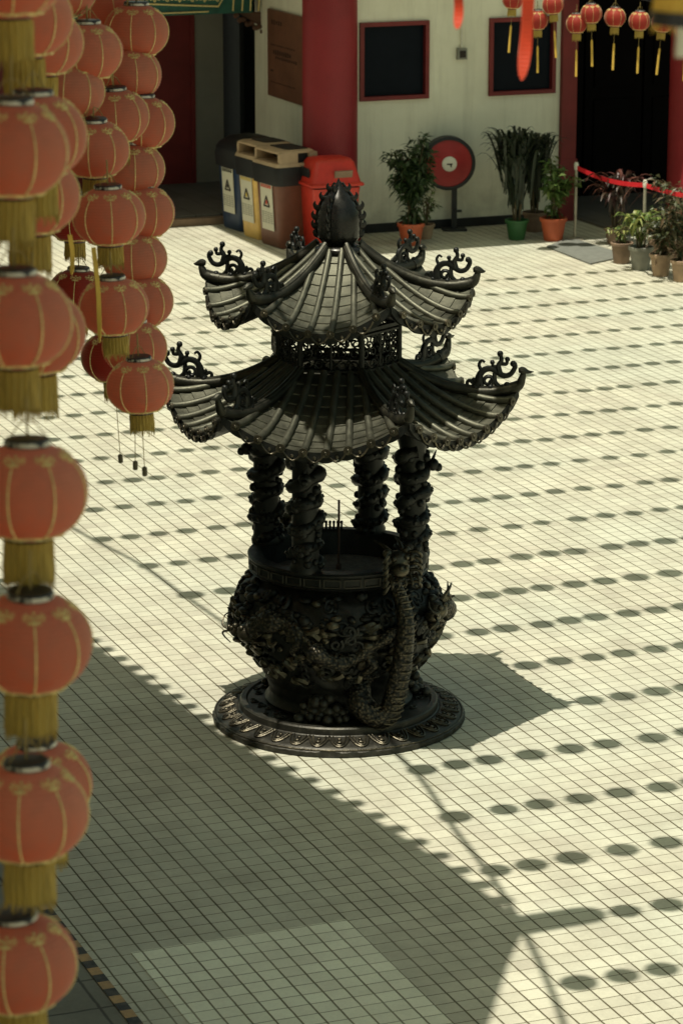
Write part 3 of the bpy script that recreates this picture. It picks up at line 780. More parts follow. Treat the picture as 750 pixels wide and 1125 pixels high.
# (u, v, apparent width in px, label)
LAN = [
 # front column, far left, strongly out of focus
 (8, -32, 131, 'big blurred lantern cut by the upper left corner, topmost of the front column'),
 (12, 165, 131, 'big dark red blurred lantern in the front column, second from the top'),
 (16, 352, 131, 'big blurred orange lantern in the front column, third from the top'),
 (31, 540, 133, 'big blurred lantern in the front column, level with the columns of the burner'),
 (34, 706, 133, 'big blurred lantern in the front column, third from the bottom, level with the burner bowl'),
 (31, 892, 133, 'big blurred lantern in the front column, second from the bottom, over the shaded floor'),
 (20, 1058, 131, 'lowest big blurred lantern in the front column, beside the striped edge strip'),
 # second column just behind
 (26, 20, 108, 'lantern half hidden behind the front column at the top left, its gold rim showing'),
 (38, 150, 114, 'orange lantern peeping out behind the second lantern of the front column'),
 (33, 214, 108, 'glowing orange lantern showing its lower half between the second and third front lanterns'),
 (38, 366, 112, 'orange lantern peeping out behind the third lantern of the front column'),
 (44, 862, 114, 'faded lantern whose top shows behind the second-lowest front lantern'),
 (46, 46, 92, 'lantern showing a bright gold hem at the top left, behind the half hidden one'),
 # middle columns
 (68, -12, 78, 'lantern cut by the top frame between the blurred front column and the middle column'),
 (97, 57, 78, 'lantern topmost in the middle column, right of the blurred ones'),
 (76, 99, 78, 'lantern half covered by the blurred front column, beside the brown faded one'),
 (104, 164, 78, 'lantern with yellow fringe in the middle column, second from the top'),
 (120, 238, 79, 'lantern in the middle column hanging just over the yellow ribbon, third from the top'),
 (125, 337, 79, 'lantern lowest in the middle column with its fringe over the next lantern'),
 (121, 14, 70, 'faded lantern near the top frame, left of the last column of lanterns'),
 (127, 128, 72, 'pale faded lantern between the middle column and the last column, second of its string'),
 # last columns
 (142, 82, 71, 'lantern second from the top of the inner right-hand string, above the deep orange one'),
 (145, 186, 71, 'deep orange lantern in the inner right-hand string, third from the top'),
 (148, 284, 71, 'dusty lantern of the inner right-hand string just above the sunlit floor, fourth from the top'),
 (148, 382, 72, 'bottom lantern of the inner right-hand string, fringe over the lowest lantern'),
 (150, 34, 71, 'sun-faded lantern topmost of the rightmost string, under the painted beam'),
 (156, 135, 71, 'sun-faded lantern second of the rightmost string, against the dark porch'),
 (157, 233, 71, 'faded lantern third of the rightmost string, beside the porch step'),
 (155, 331, 71, 'lantern fourth of the rightmost string, second from its bottom, over bright tiles'),
 (154, 424, 75, 'lowest lantern of the rightmost string, touching the burner roof tip in the picture'),
 (124, 392, 68, 'deep red lantern in shadow at the left of the lowest hanging lanterns'),
 (86, 322, 64, 'small dark red lantern seen in the gap beside the yellow ribbons'),
 (82, 240, 64, 'dark lantern above the gap with the yellow ribbons, mostly hidden'),
]
cloth_red_shade = None
bottom_ids = {29, 24, 30}; CORDED = []
for i, (u, v, wpx, lab) in enumerate(LAN):
    dep = .25 * F_ / wpx
    o = protoN if i == 0 else protoA if i == 13 else copy_tree(protoN, kmN) if i < 13 else copy_tree(protoA, kmA)
    o.location = at(u, v, dep); o.rotation_euler = (R(random.uniform(-2.5, 2.5)), R(random.uniform(-2.5, 2.5)), random.uniform(0, .785))
    o.scale = [random.uniform(.985, 1.015)] * 3
    tag(o, lab, 'lantern', 'orange paper lanterns hanging in columns at the left')
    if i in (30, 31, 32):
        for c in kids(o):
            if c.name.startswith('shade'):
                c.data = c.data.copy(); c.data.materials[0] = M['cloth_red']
    if i in (0, 7, 12, 13, 14, 19, 21, 25): CORDED.append(o)
    if i in bottom_ids:
        dz = {29: .165, 24: .30, 30: .26}[i]
        b = MB(); b.tube([(0, 0, -.10), (0, 0, -.15 - dz)], .0016, 5); b.build('pull_cord', M['cord'], o)
        b = MB(); b.lathe([(.006, 0), (.010, .003), (.010, .032), (.006, .036)], 12, (0, 0, -.18 - dz)); b.build('cord_weight', M['weight'], o)
# the topmost lantern of each string carries the cord up to the eave
for o in CORDED:
    p = o.location; b = MB(); b.tube([(0, 0, .10), (0, 0, 5.9 - p.z)], .004, 6); b.build('hanging_cord', M['cord'], o)
# loose ribbons
def ribbon(name, u0, v0, u1, v1, dep, wd, m, lab, cat):
    p, q = at(u0, v0, dep), at(u1, v1, dep); mid = (p + q) / 2 + _f * .015 + _r * .004
    c_ = crv([p, mid, q], 18); b = MB()
    rows = []
    for i, x in enumerate(c_):
        tw = .5 * math.sin(i * .25); w_ = wd * (1 if i < 13 else math.sqrt(max(.02, 1 - ((i - 12) / 5) ** 2)))
        dv = (_r * math.cos(tw) + _f * math.sin(tw)) * w_ / 2
        nn = (_f * math.cos(tw) - _r * math.sin(tw)) * .0025
        rows.append([x - dv - nn, x + dv - nn, x + dv + nn, x - dv + nn, x - dv - nn])
    b.grid(rows); return tag(b.build(name, m), lab, cat, None)
ribbon('red_ribbon', 580, -14, 573, 88, 7.0, .030, M['ribbon'], 'long orange red ribbon hanging blurred in front of the right window', 'ribbon')
ribbon('red_ribbon', 502, -14, 502, 32, 7.0, .022, M['ribbon'], 'short orange red ribbon end hanging blurred above the wall between the windows', 'ribbon')
ribbon('yellow_ribbon', 103, 272, 110, 376, 10.3, .016, M['ribbon_y'], 'long yellow ribbon hanging beside the lowest lantern of the middle column', 'ribbon')
ribbon('yellow_ribbon', 77, 258, 79, 302, 9.8, .015, M['ribbon_y'], 'short yellow ribbon beside the blurred lanterns, in front of the small dark red one', 'ribbon')
# one lantern close to the camera: only its yellow fringe reaches into the top right corner
o = copy_tree(protoA, kmA); o.location = at(756, -98, 4.5); tag(o, 'lantern cut by the top right corner, only its blurred yellow fringe showing', 'lantern')
b = MB(); b.tube([(0, 0, .10), (0, 0, .8)], .004, 6); b.build('hanging_cord', M['cord'], o)
for c in kids(o):
    if c.name.startswith('fringe'): c.data = c.data.copy(); c.data.materials[0] = M['ribbon_y']  # brighter yellow stands in for sunlight on this fringe
b = MB(); b.lathe([(.040, -.150), (.048, -.152), (.048, -.172), (.03, -.174)], 24); b.build('lower_ring', M['cap'], o)
b = MB(); b.box((-.030, -.03, -.195), (.020, .006, .045)); b.build('paper_tag', M['paper'], o, smooth=False)

# row of small tasselled lanterns below the hall eave
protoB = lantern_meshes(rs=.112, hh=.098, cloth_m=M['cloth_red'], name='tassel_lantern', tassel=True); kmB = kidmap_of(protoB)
TOP = [(563, -1, 'leftmost small red lantern of the row under the hall eave, half cut by the frame'),
       (590, 22, 'small red lantern hanging lower in front of the right window, second from left'),
       (607, 5, 'small red lantern at the right side of the window, third from left'),
       (633, 26, 'small red lantern hanging low before the dark doorway, fourth from left'),
       (649, 15, 'small red lantern overlapping its neighbours above the doorway, fifth from left'),
       (675, 19, 'pinkish red small lantern with long yellow tassel, in the middle above the doorway'),
       (702, 23, 'small red lantern with gold ribs and long tassel, third from the right of its row'),
       (727, 25, 'small red lantern with a short tassel beside the blurred yellow fringe'),
       (752, 32, 'small red lantern at the right frame edge, end of the row')]
for i, (u, v, lab) in enumerate(TOP):
    o = protoB if i == 0 else copy_tree(protoB, kmB)
    o.location = wall_y(u, v, 13.25 + .1 * (i % 2)); o.rotation_euler = (R(random.uniform(-4, 4)), R(random.uniform(-4, 4)), random.uniform(0, .78))
    tag(o, lab, 'lantern', 'small red lanterns under the hall eave')
    p = o.location
b = MB(); b.tube(crv([wall_y(u, v - 21, 13.3) for u, v in ((520, -8), (563, 0), (600, 4), (640, 10), (690, 18), (752, 28), (830, 30))], 40), .004, 6)
tag(b.build('lantern_wire', M['wire']), 'wire carrying the row of small red lanterns under the hall eave', 'wire')

# overhead lantern wires across the courtyard; their lanterns throw the dotted shadows
ZL = 4.85
offx, offy = -SUN.x / -SUN.z * ZL, -SUN.y / -SUN.z * ZL
b = MB()
pr = []
for i in range(13):
    p_ = lerp(-1, 1, i / 12); pr.append((.105 * (1 - abs(p_) ** 2.3 * .86) ** .55, .098 * p_))
b.lathe(pr, 18)
m_over = b.build('overhead_lantern', M['cloth_red']); m_over_used = False
rowsY = [12.02, 11.32, 10.62, 9.95, 9.27, 8.56, 7.84, 7.10, 6.35, 5.63, 4.90, 4.12, 3.37, 2.62, 1.90, 1.185, .45, -.285, -1.0, -1.72, -2.465, -3.19, -3.86]
def in_view(x, y):
    d = Vector((x, y, 0)) - CAM; f_ = d.dot(_f); dep = f_ * math.cos(PITCH) - d.z * math.sin(PITCH)
    u = CX_ + F_ * d.dot(_r) / dep; v = CY - F_ * (f_ * math.sin(PITCH) + d.z * math.cos(PITCH)) / dep
    return (30 < u < 775) and (v < 1150)
CABLE = [(-.9, 12.5), (-.55, 8.0), (-.25, 4.6), (-.09, 3.44), (-.05, 2.61), (-.01, 1.84), (.06, .4), (.03, -.96), (-.13, -1.93), (-.24, -2.68), (-.45, -3.6), (-.72, -4.5), (-1.1, -5.6)]
def cable_x(y):
    for (x0, y0), (x1, y1) in zip(CABLE, CABLE[1:]):
        if y1 <= y <= y0: return lerp(x0, x1, (y0 - y) / (y0 - y1))
    return CABLE[0][0]
spots = []; rngL = random.Random(3)
for j, y in enumerate(rowsY):
    x0 = cable_x(y) + .06; x = {-3.19: .21, -3.86: -.37}.get(y, x0)
    ends = [x0]
    while x < 9.2:
        if in_view(x, y) and not (x < 8.9 and y > 13): spots.append((x, y + .012 * (x - x0) + rngL.uniform(-.012, .012)))
        x += rngL.choice((.20, .21, .22, .23, .25, .19, .28 if rngL.random() < .3 else .22))
    b = MB(); b.tube([(x0 + offx - .1, y + offy, ZL + .13), (5 + offx, y + .06 + offy, ZL + .11), (9.6 + offx, y + .12 + offy, ZL + .13)], .003, 4)
    tag(b.build('lantern_wire', M['wire']), 'thin wire carrying a row of lanterns high over the courtyard', 'wire', 'overhead lantern wires')
spots.sort(key=lambda p: p[1])
rest = MB()
for i, (x, y) in enumerate(spots):
    if i < 300:
        o = m_over if i == 0 else m_over.copy()
        if i: col.objects.link(o)
        o.location = (x + offx, y + offy, ZL + rngL.uniform(-.02, .02)); o.rotation_euler = (0, 0, rngL.uniform(0, 6))
        k_ = rngL.uniform(.74, .86) if y < 3 else rngL.uniform(.64, .74); o.scale = (k_, k_, k_)
        tag(o, 'round red lantern strung high overhead, throwing a dot of shade on the tiles', 'lantern', 'lanterns strung over the courtyard')
    else:
        rest.lathe([(r * .68, z * .68) for r, z in pr], 12, (x + offx, y + offy, ZL))
if rest.v: tag(rest.build('far_overhead_lanterns', M['cloth_red']), 'far rows of round red lanterns strung high over the courtyard', 'lanterns', None, 'stuff')
b = MB(); b.tube(crv([(x + offx - .02, y + offy, ZL + .16) for x, y in CABLE], 70), .017, 8)
tag(b.build('overhead_cable', M['wire']), 'thick cable across the courtyard that ties the lantern wires', 'cable')

# ------------------------------------------------------------------ temple wing roof (its eave shades the lower left)
ZR = 5.75
ox, oy = -SUN.x / -SUN.z * ZR, -SUN.y / -SUN.z * ZR
wing = thing('temple_wing', 'temple wing at the left whose tiled eave overhead shades the lower left floor', 'temple wing', (0, 0, 0))
SH = [(-1.9, 11.0), (-1.25, 5.0), (-.94, 2.21), (-.82, 1.18), (-.72, -.02), (-.63, -.62), (-.45, -1.45), (-.34, -2.30), (-.30, -2.95), (-.36, -3.24), (-.55, -3.51), (-.87, -4.02), (-1.5, -5.0), (-2.6, -7.2), (-3.2, -12.5)]
edge = [(x + ox, y + oy) for x, y in SH]
b = MB()
up_ = [(x, y, ZR) for x, y in edge]; bk = [(x - 3.4, y - .2, ZR + 1.5) for x, y in edge]
b.grid([up_, bk]); b.grid([[(x, y, z - .12) for x, y, z in bk], [(x, y, z - .06) for x, y, z in up_]])
b.build('roof_slab', M['rooft'], wing, smooth=False)
b = MB()
ec = [Vector((x, y, ZR)) for x, y in edge]
acc = 0.0; k = 0
for p, q in zip(ec[1:], ec[2:10]):
    L = (q - p).length; n = max(1, round(L / .215))
    for i in range(n):
        c_ = p.lerp(q, (i + .5) / n)
        b.tube([c_ + Vector((.055, 0, .0)), c_ + Vector((0, 0, .02)), c_ + Vector((-3.2, -.18, 1.42))], .052, 8)
        d_ = (q - p).normalized()
b.build('roof_tile', M['rooft'], wing)
b = MB(); tipc = Vector((-.30 + ox, -3.06 + oy, ZR + .02))
b.tube([tipc + Vector((-.9, -.12, .0)), tipc + Vector((-.15, -.10, .02)), tipc + Vector((.30, -.10, .06))], [.14, .115, .105], 10); b.ball(tipc + Vector((.29, -.10, .06)), .105)
b.build('ridge_end', M['rooft'], wing)
b = MB(); b.box((-4.7, -1.0, ZR + .65), (.25, 20, .25)); b.build('beam', M['dred'], wing, smooth=False)
b = MB(); b.box((-5.45, 2.4, 3.4), (.2, 27.6, 6.8)); b.build('wall', M['block_wall'], wing, smooth=False)  # unseen wall added to block light reaching the lanterns from the left

# ------------------------------------------------------------------ temple hall (background)
hall = thing('temple_hall', 'cream walled temple hall with red pillars, two dark windows and a dark doorway', 'temple hall', (7.3, 15.2, 0))
HO = Vector((7.3, 15.2, 0))
def L_(x, y, z): return (x - HO.x, y - HO.y, z)
def wall_with_holes(x0, x1, z0, z1, y, th, holes):
    b = MB(); xs = sorted({x0, x1, *[h[0] for h in holes], *[h[1] for h in holes]}); zs = sorted({z0, z1, *[h[2] for h in holes], *[h[3] for h in holes]})
    for i in range(len(xs) - 1):
        for j in range(len(zs) - 1):
            cx, cz = (xs[i] + xs[i + 1]) / 2, (zs[j] + zs[j + 1]) / 2
            if any(h[0] < cx < h[1] and h[2] < cz < h[3] for h in holes): continue
            b.box(L_(cx, y + th / 2, cz), (xs[i + 1] - xs[i], th, zs[j + 1] - zs[j]))
    return b
W1 = (6.255, 7.065, 1.45, 2.295); W2 = (7.785, 8.592, 1.44, 2.29)
b = wall_with_holes(5.9, 8.66, 0, 4.6, 15.2, .2, [W1, W2])
b.box(L_(6.0, 16.46, 2.3), (.2, 2.1, 4.6))            # return wall beside the porch
hw_ = b.build('wall', M['wall'], hall, smooth=False)
b = MB(); b.box(L_(7.28, 15.192, .05), (2.74, .016, .10)); b.build('skirting', M['black'], hall, smooth=False)
for W in (W1, W2):
    b = MB(); f_ = .045
    b.box(L_((W[0] + W[1]) / 2, 15.20, W[2] + f_ / 2), (W[1] - W[0], .08, f_)); b.box(L_((W[0] + W[1]) / 2, 15.20, W[3] - f_ / 2), (W[1] - W[0], .08, f_))
    for x in (W[0] + f_ / 2, W[1] - f_ / 2): b.box(L_(x, 15.20, (W[2] + W[3]) / 2), (f_, .08, W[3] - W[2] - 2 * f_))
    wn = b.build('window', M['dred'], hall, smooth=False)
    b = MB(); b.box(L_((W[0] + W[1]) / 2, 15.235, (W[2] + W[3]) / 2), (W[1] - W[0] - .085, .012, W[3] - W[2] - .085)); b.build('dark_sheet', M['win_dark'], wn, smooth=False)  # flat dark sheet closing the window opening
for (x, y) in ((5.83, 14.98), (9.73, 14.0)):
    b = MB(); b.lathe([(.34, 0), (.34, .10), (.31, .16), (.298, .20), (.292, 4.6)], 40, L_(x, y, 0)); b.build('pillar', M['red'], hall)
b = MB()       # doorway: jamb, dark room behind
b.box(L_(8.75, 15.28, 2.3), (.18, .30, 4.6)); b.box(L_(10.9, 15.3, 3.9), (4.1, .2, 1.4)); b.box(L_(8.75, 15.125, .35), (.21, .012, .7)); b.build('door_jamb', M['dred'], hall, smooth=False)
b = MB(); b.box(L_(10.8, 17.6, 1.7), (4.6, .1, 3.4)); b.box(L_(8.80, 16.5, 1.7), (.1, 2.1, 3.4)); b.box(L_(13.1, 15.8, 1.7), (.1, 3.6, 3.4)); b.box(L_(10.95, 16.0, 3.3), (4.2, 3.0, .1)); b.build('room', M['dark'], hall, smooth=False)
for xx in (9.25, 10.02, 10.79):
    b = MB(); b.box(L_(xx, 16.6, 1.5), (.74, .06, 3.0)); b.box(L_(xx, 16.56, .7), (.52, .03, .9)); b.box(L_(xx, 16.56, 1.9), (.52, .03, 1.2)); b.build('door_leaf', M['leafd'], hall, smooth=False)
b = MB(); b.box(L_(11, 15.75, .01), (4.2, 3.6, .02)); b.build('room_floor', M['porch'], hall, smooth=False)
b = MB()
b.box(L_(8.27, 15.68, 4.66), (8.76, 4.66, .12)); hr = b.build('roof', M['wall'], hall, smooth=False)  # unseen roof: left end, height and cream slab set for shade and bounce
b = MB()
for i in range(38): 
    x = 3.95 + i * .232; b.tube([L_(x, 13.33, 4.76), L_(x, 17.9, 4.80)], .06, 8)
b.build('roof_tile', M['rooft'], hr)
# porch of the left wing
porch = thing('temple_porch', 'dark temple porch behind the bins with red panel, grey wall and painted beam', 'porch', (3.0, 18.7, 0))
PO = Vector((3.0, 18.7, 0))
def Lp(x, y, z): return (x - PO.x, y - PO.y, z)
xg0, xg1 = wall_y(215, 150, 18.7).x, wall_y(246, 150, 18.7).x
b = MB(); b.box(Lp((xg0 + xg1) / 2, 18.76, 1.75), (xg1 - xg0, .12, 3.3)); b.build('wall', M['wallg'], porch, smooth=False)
b = MB(); b.box(Lp(xg0 - 1.6, 18.74, 1.75), (3.2, .08, 3.3)); rp = b.build('door_panel', M['dred'], porch, smooth=False)
b = MB()
for k in range(4): b.box(Lp(xg0 - .03 - .8 * k, 18.69, 1.75), (.05, .03, 3.3))
b.build('panel_moulding', M['dred'], rp, smooth=False)
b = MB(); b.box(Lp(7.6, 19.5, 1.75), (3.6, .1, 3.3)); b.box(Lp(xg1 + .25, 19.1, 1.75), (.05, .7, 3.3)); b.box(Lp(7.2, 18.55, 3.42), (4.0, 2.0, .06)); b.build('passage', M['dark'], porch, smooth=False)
b = MB(); b.box(Lp(1.4, 17.4, 3.36), (8.8, 3.0, .12)); pr_ = b.build('roof', M['rooft'], porch, smooth=False)
for px in (-2.2, ):
    b = MB(); b.lathe([(.24, .11), (.22, .2), (.2, 3.3)], 24, Lp(px, 16.9, 0)); b.build('pillar', M['red'], porch)
# painted beam, with gold outlines and bracket
YB = 17.25
zb = wall_y(245, 15, YB).z
b = MB(); b.box(Lp(1.6, YB + .1, zb + .55), (8.36, .2, 1.1)); bm = b.build('painted_beam', M['grn'], porch, smooth=False)
b = MB()
pA = wall_y(150, 4, YB - .012); pB = wall_y(240, 7, YB - .012); pC = wall_y(252, -14, YB - .012)
b.tube([pA - PO, pB - PO, pC - PO], .010, 6); b.tube([Vector(Lp(-2.3, YB - .012, zb + .03)), Vector(Lp(5.25, YB - .012, zb + .03))], .008, 6)
for i, u in enumerate((256, 266, 275, 284)): p_ = wall_y(u, 12, YB - .012) - PO; b.tube([p_, p_ + Vector((0.02, 0, .3))], .009, 6)
for i in range(40):
    u = 60 + i * 4.6; p_ = wall_y(u, 0 - (i % 3), YB - .01) - PO
    b.tube([p_ + Vector((x, 0, z)) for x, z in spiral(0, 0, .022, 1.2, i, 1 if i % 2 else -1, 12)], .006, 5)
b.build('gold_outline', M['gold'], bm)
b = MB()
for i in range(9):
    u = 259 + i * 4.2; vv = 17 + i * 2.1 + (3 if i % 2 else 0); p_ = wall_y(u, vv, YB + .05) - PO
    b.ball(p_, .032, 8, 6); b.tube([p_ + Vector((x, -.03, z)) for x, z in spiral(0, 0, .028, 1.1, i, 1, 12)], .007, 5)
p0 = wall_y(258, 12, YB + .05) - PO; p1 = wall_y(294, 14, YB + .05) - PO; p2 = wall_y(294, 33, YB + .05) - PO
b.add([p0, p1, p2, p0 + Vector((0, .05, 0)), p1 + Vector((0, .05, 0)), p2 + Vector((0, .05, 0))], [(0, 2, 1), (3, 4, 5), (0, 3, 5, 2), (2, 5, 4, 1), (1, 4, 3, 0)])
b.build('bracket', M['wood'], bm)

# notice board on the return wall
XB = 5.895
def wall_x(u, v, x):
    d = ray(u, v); return CAM + d * ((x - CAM.x) / d.x)
q0, q1 = wall_x(296, 9, XB), wall_x(297, 104, XB); yb0 = q0.y; yb1 = 15.75
nb = thing('notice_board', 'brown notice board with dark lettering on the cream wall beside the red pillar', 'notice board', (XB, (yb0 + yb1) / 2, q1.z))
hgt = q0.z - q1.z; ln = yb0 - yb1
b = MB(); b.box((-.014, 0, hgt / 2), (.026, ln, hgt)); b.build('panel', M['plaque'], nb, smooth=False)
b = MB()
for z, y0, y1, th in ((.86, .40, .12, .05), (.60, .42, -.2, .02), (.52, .36, -.1, .05), (.46, .30, -.25, .03), (.30, .42, .35, .02), (.17, .42, -.2, .012)):
    n = max(2, int((y0 - y1) / .05))
    for k in range(n):
        yy = lerp(y0, y1, (k + .5) / n); b.box((-.028, yy * ln / 1.0, z * hgt), (.004, .032, th * random.uniform(.7, 1.1)))
b.build('lettering', M['ink'], nb, smooth=False)
# junction box with conduit
p = wall_y(506, 59, 15.19); jb = thing('junction_box', 'small grey electrical box on the cream wall between the windows', 'electrical box', (p.x, 15.19, p.z))
b = MB(); b.box((0, -.022, 0), (.11, .05, .12)); b.build('housing', M['pot_y'], jb, smooth=False)
b = MB(); b.tube([(0, -.012, .06), (.0, -.012, 1.2)], .010, 8); b.build('conduit', M['white'], jb)
b = MB(); b.box((0, -.052, 0), (.07, .012, .075)); b.build('cover', M['ink'], jb, smooth=False)

# ------------------------------------------------------------------ bins
def sticker(parent, xf, w_, h_, tri):
    b = MB(); b.box((0, 0, 0), (.004, w_, h_)); s_ = b.xf(xf).build('sticker', M['paper'], parent, smooth=False)
    b = MB()
    T = [(0, .075), (-.062, -.035), (.062, -.035)]
    for p, q in zip(T, T[1:] + T[:1]): b.tube([(-.005, p[0], p[1] + .03), (-.005, q[0], q[1] + .03)], .008, 5)
    b.xf(xf).build('triangle_sign', M['ink'], s_)
    b = MB(); b.box((-.005, 0, .038), (.003, .030, .045), rx=.4); b.ball((-.005, .012, .03), .014, 6, 4, (.2, 1, 1))
    for k, z in enumerate((.40, .365, .335)):
        for j in range(5): b.box((-.004, (-.4 + .2 * j) * w_ * .9, z * h_ / .86), (.003, w_ * .13, .014))
    b.xf(xf).build('heading', tri, s_)
    b = MB()
    for k in range(6):
        for j in range(4): b.box((-.004, (-.36 + .24 * j) * w_ + random.uniform(-.004, .004), -.05 * 1 - .022 * k - .02), (.003, w_ * .16, .007))
    b.xf(xf).build('small_print', M['pot_y'], s_)
def recycle_bin(name, label, loc, body_m, lid_m, top, tri, W=.48, D=.50, H=.80):
    t = thing(name, label, 'bin', loc, R(7), 'bins by the red pillar')
    b = MB(); b.rrect([(0, D / 2 - .07, W / 2 - .06, .05, 0, 0), (.02, D / 2 - .055, W / 2 - .045, .06, 0, 0), (H * .96, D / 2 - .01, W / 2 - .008, .07, 0, 0), (H, D / 2, W / 2, .07, 0, 0)])
    b.build('body', body_m, t)
    b = MB(); b.rrect([(H - .12, D / 2 + .018, W / 2 + .012, .08, 0, 0), (H + .02, D / 2 + .028, W / 2 + .018, .08, 0, 0), (H + .08, D / 2 + .01, W / 2 + .01, .08, 0, 0)])
    if not top: b.rrect([(H + .08, D / 2 + .02, W / 2 + .014, .08, 0, 0), (H + .14, D / 2 - .01, W / 2 - .01, .09, 0, 0), (H + .20, D / 2 - .09, W / 2 - .07, .10, 0, 0), (H + .215, D / 2 - .16, W / 2 - .13, .08, 0, 0)])
    ld = b.build('lid', lid_m, t)
    if top:     # beige hood with a posting slot on the front
        z0 = H + .08; b = MB()
        b.rrect([(z0, D / 2 + .02, W / 2 + .012, .05, 0, 0), (z0 + .035, D / 2 + .01, W / 2 + .004, .05, 0, 0)])
        for sy in (-1, 1): b.box((-D / 2 + .13, sy * (W / 2 - .025), z0 + .085), (.22, .045, .12))
        b.rrect([(z0 + .140, D * .44, W * .49, .07, -.02, 0), (z0 + .160, D * .45, W * .49, .07, -.02, 0), (z0 + .172, D * .40, W * .44, .07, -.02, 0)])
        b.box((.18, 0, z0 + .085), (.10, W * .94, .12))
        b.build('hood', M['bin_beige'], ld, smooth=False)
        b = MB(); b.box((.06, 0, z0 + .085), (.14, W * .82, .10)); b.rrect([(z0 + .168, D * .27, W * .36, .05, .03, 0), (z0 + .177, D * .27, W * .36, .05, .03, 0)])  # dark block and plate stand in for shade inside the openings
        b.build('slot', M['bin_dark'], ld, smooth=False)
    tilt = math.atan(.045 / H)
    xf = Matrix.Translation((-D / 2 + .022 - .004, .0, H * .55)) @ Matrix.Rotation(-tilt, 4, 'Y')
    sticker(t, xf, .27, .52, tri)
    return t
recycle_bin('recycling_bin', 'dark blue recycling bin with round dark lid, farthest of the bins', (5.27, 16.0, 0), M['bin_blue'], M['bin_dark'], False, M['ink'], W=.56, D=.55, H=.82)
recycle_bin('recycling_bin', 'yellow recycling bin with beige hooded lid and white warning sticker', (5.25, 15.40, 0), M['bin_yel'], M['bin_dark'], True, M['stk_y'])
recycle_bin('recycling_bin', 'brown recycling bin with dark collar beside the red bin', (5.27, 14.83, 0), M['bin_brn'], M['bin_dark'], True, M['stk_r'], W=.58)
rb = thing('litter_bin', 'bright red plastic litter bin with swing lid in front of the red pillar', 'bin', (5.60, 14.42, 0), 0, 'bins by the red pillar')
b = MB(); b.rrect([(0, .20, .19, .05, 0, 0), (.02, .215, .20, .05, 0, 0), (.66, .265, .245, .05, 0, 0), (.68, .27, .25, .05, 0, 0)]); b.build('body', M['bin_red'], rb)
b = MB(); b.rrect([(.66, .245, .225, .05, 0, 0), (.715, .245, .225, .05, 0, 0)]); b.build('gap', M['bin_dark'], rb)
b = MB(); b.rrect([(.70, .305, .275, .05, 0, 0), (.725, .305, .275, .05, 0, 0), (.74, .275, .25, .05, 0, 0), (.94, .225, .19, .05, 0, 0), (.975, .20, .165, .06, 0, 0), (.985, .17, .13, .06, 0, 0)]); ld = b.build('lid', M['bin_red'], rb)
b = MB(); b.box((.07, -.232, .82), (.20, .02, .09), rx=.26); b.build('flap', M['pot_b'], ld, smooth=False)
b = MB(); b.box((-.265, .0, .83), (.02, .22, .11), ry=-.24); b.build('flap', M['bin_dark'], ld, smooth=False)

# ------------------------------------------------------------------ fire hose reel on its stand
p = wall_y(492, 179, 14.95)
hr_ = thing('hose_reel', 'round red hose reel with white hub on a dark post before the cream wall', 'hose reel', (p.x, 14.95, 0), R(-14))
b = MB(); rm = Matrix.Translation((0, 0, p.z)) @ Matrix.Rotation(R(90), 4, 'X') @ Matrix.Scale(1.2, 4)
b.lathe([(.232, -.07), (.245, -.065), (.245, .045), (.235, .05), (.215, .05), (.212, .03)], 48); b.xf(rm).build('rim', M['black'], hr_)
b = MB(); b.lathe([(.232, .02), (.228, .032), (.20, .036), (.11, .046), (.085, .058), (.02, .06)], 48); b.xf(rm).build('disc', M['reel'], hr_)
b = MB(); b.lathe([(.068, .05), (.068, .074), (.06, .08), (.02, .082)], 32); hb = b.xf(rm).build('hub', M['white'], hr_)
b = MB(); b.box((.0, 0, .084), (.05, .012, .006)); b.box((.012, -.012, .084), (.012, .03, .006)); b.xf(rm).build('hub_mark', M['ink'], hb, smooth=False)
b = MB(); b.box((0.09, .11, p.z / 2), (.055, .05, p.z)); b.box((.09, .11, .012), (.26, .2, .024)); b.box((.13, .06, .22), (.07, .03, .025)); b.box((.045, .10, p.z), (.14, .05, .05)); b.build('post', M['black'], hr_, smooth=False)

# ------------------------------------------------------------------ potted plants
def pot(parent, r, h, m):
    b = MB(); b.lathe([(r * .66, 0), (r * .70, .01), (r * .92, h * .82), (r * .92, h * .84), (r * 1.03, h * .85), (r * 1.05, h * .98), (r * 1.0, h), (r * .90, h), (r * .86, h * .9)], 28, caps=False)
    b.lathe([(0.001, .004), (r * .66, .004)], 28, caps=False)
    pt_ = b.build('pot', m, parent)
    b = MB(); b.lathe([(r * .88, h * .88), (r * .5, h * .91), (.004, h * .92)], 20, caps=False); b.build('soil', M['soil'], pt_)
def leaf_card(b, p, d, n, L, W):
    d = d.normalized(); s = d.cross(n).normalized() if d.cross(n).length > 1e-4 else d.orthogonal().normalized(); n = s.cross(d)
    a = p + d * L * .45; e = p + d * L - Vector((0, 0, L * .22))
    b.add([p, a + s * W / 2 + n * W * .12, e, a - s * W / 2 + n * W * .12, a - n * W * .05], [(0, 4, 1), (1, 4, 2), (2, 4, 3), (3, 4, 0)])
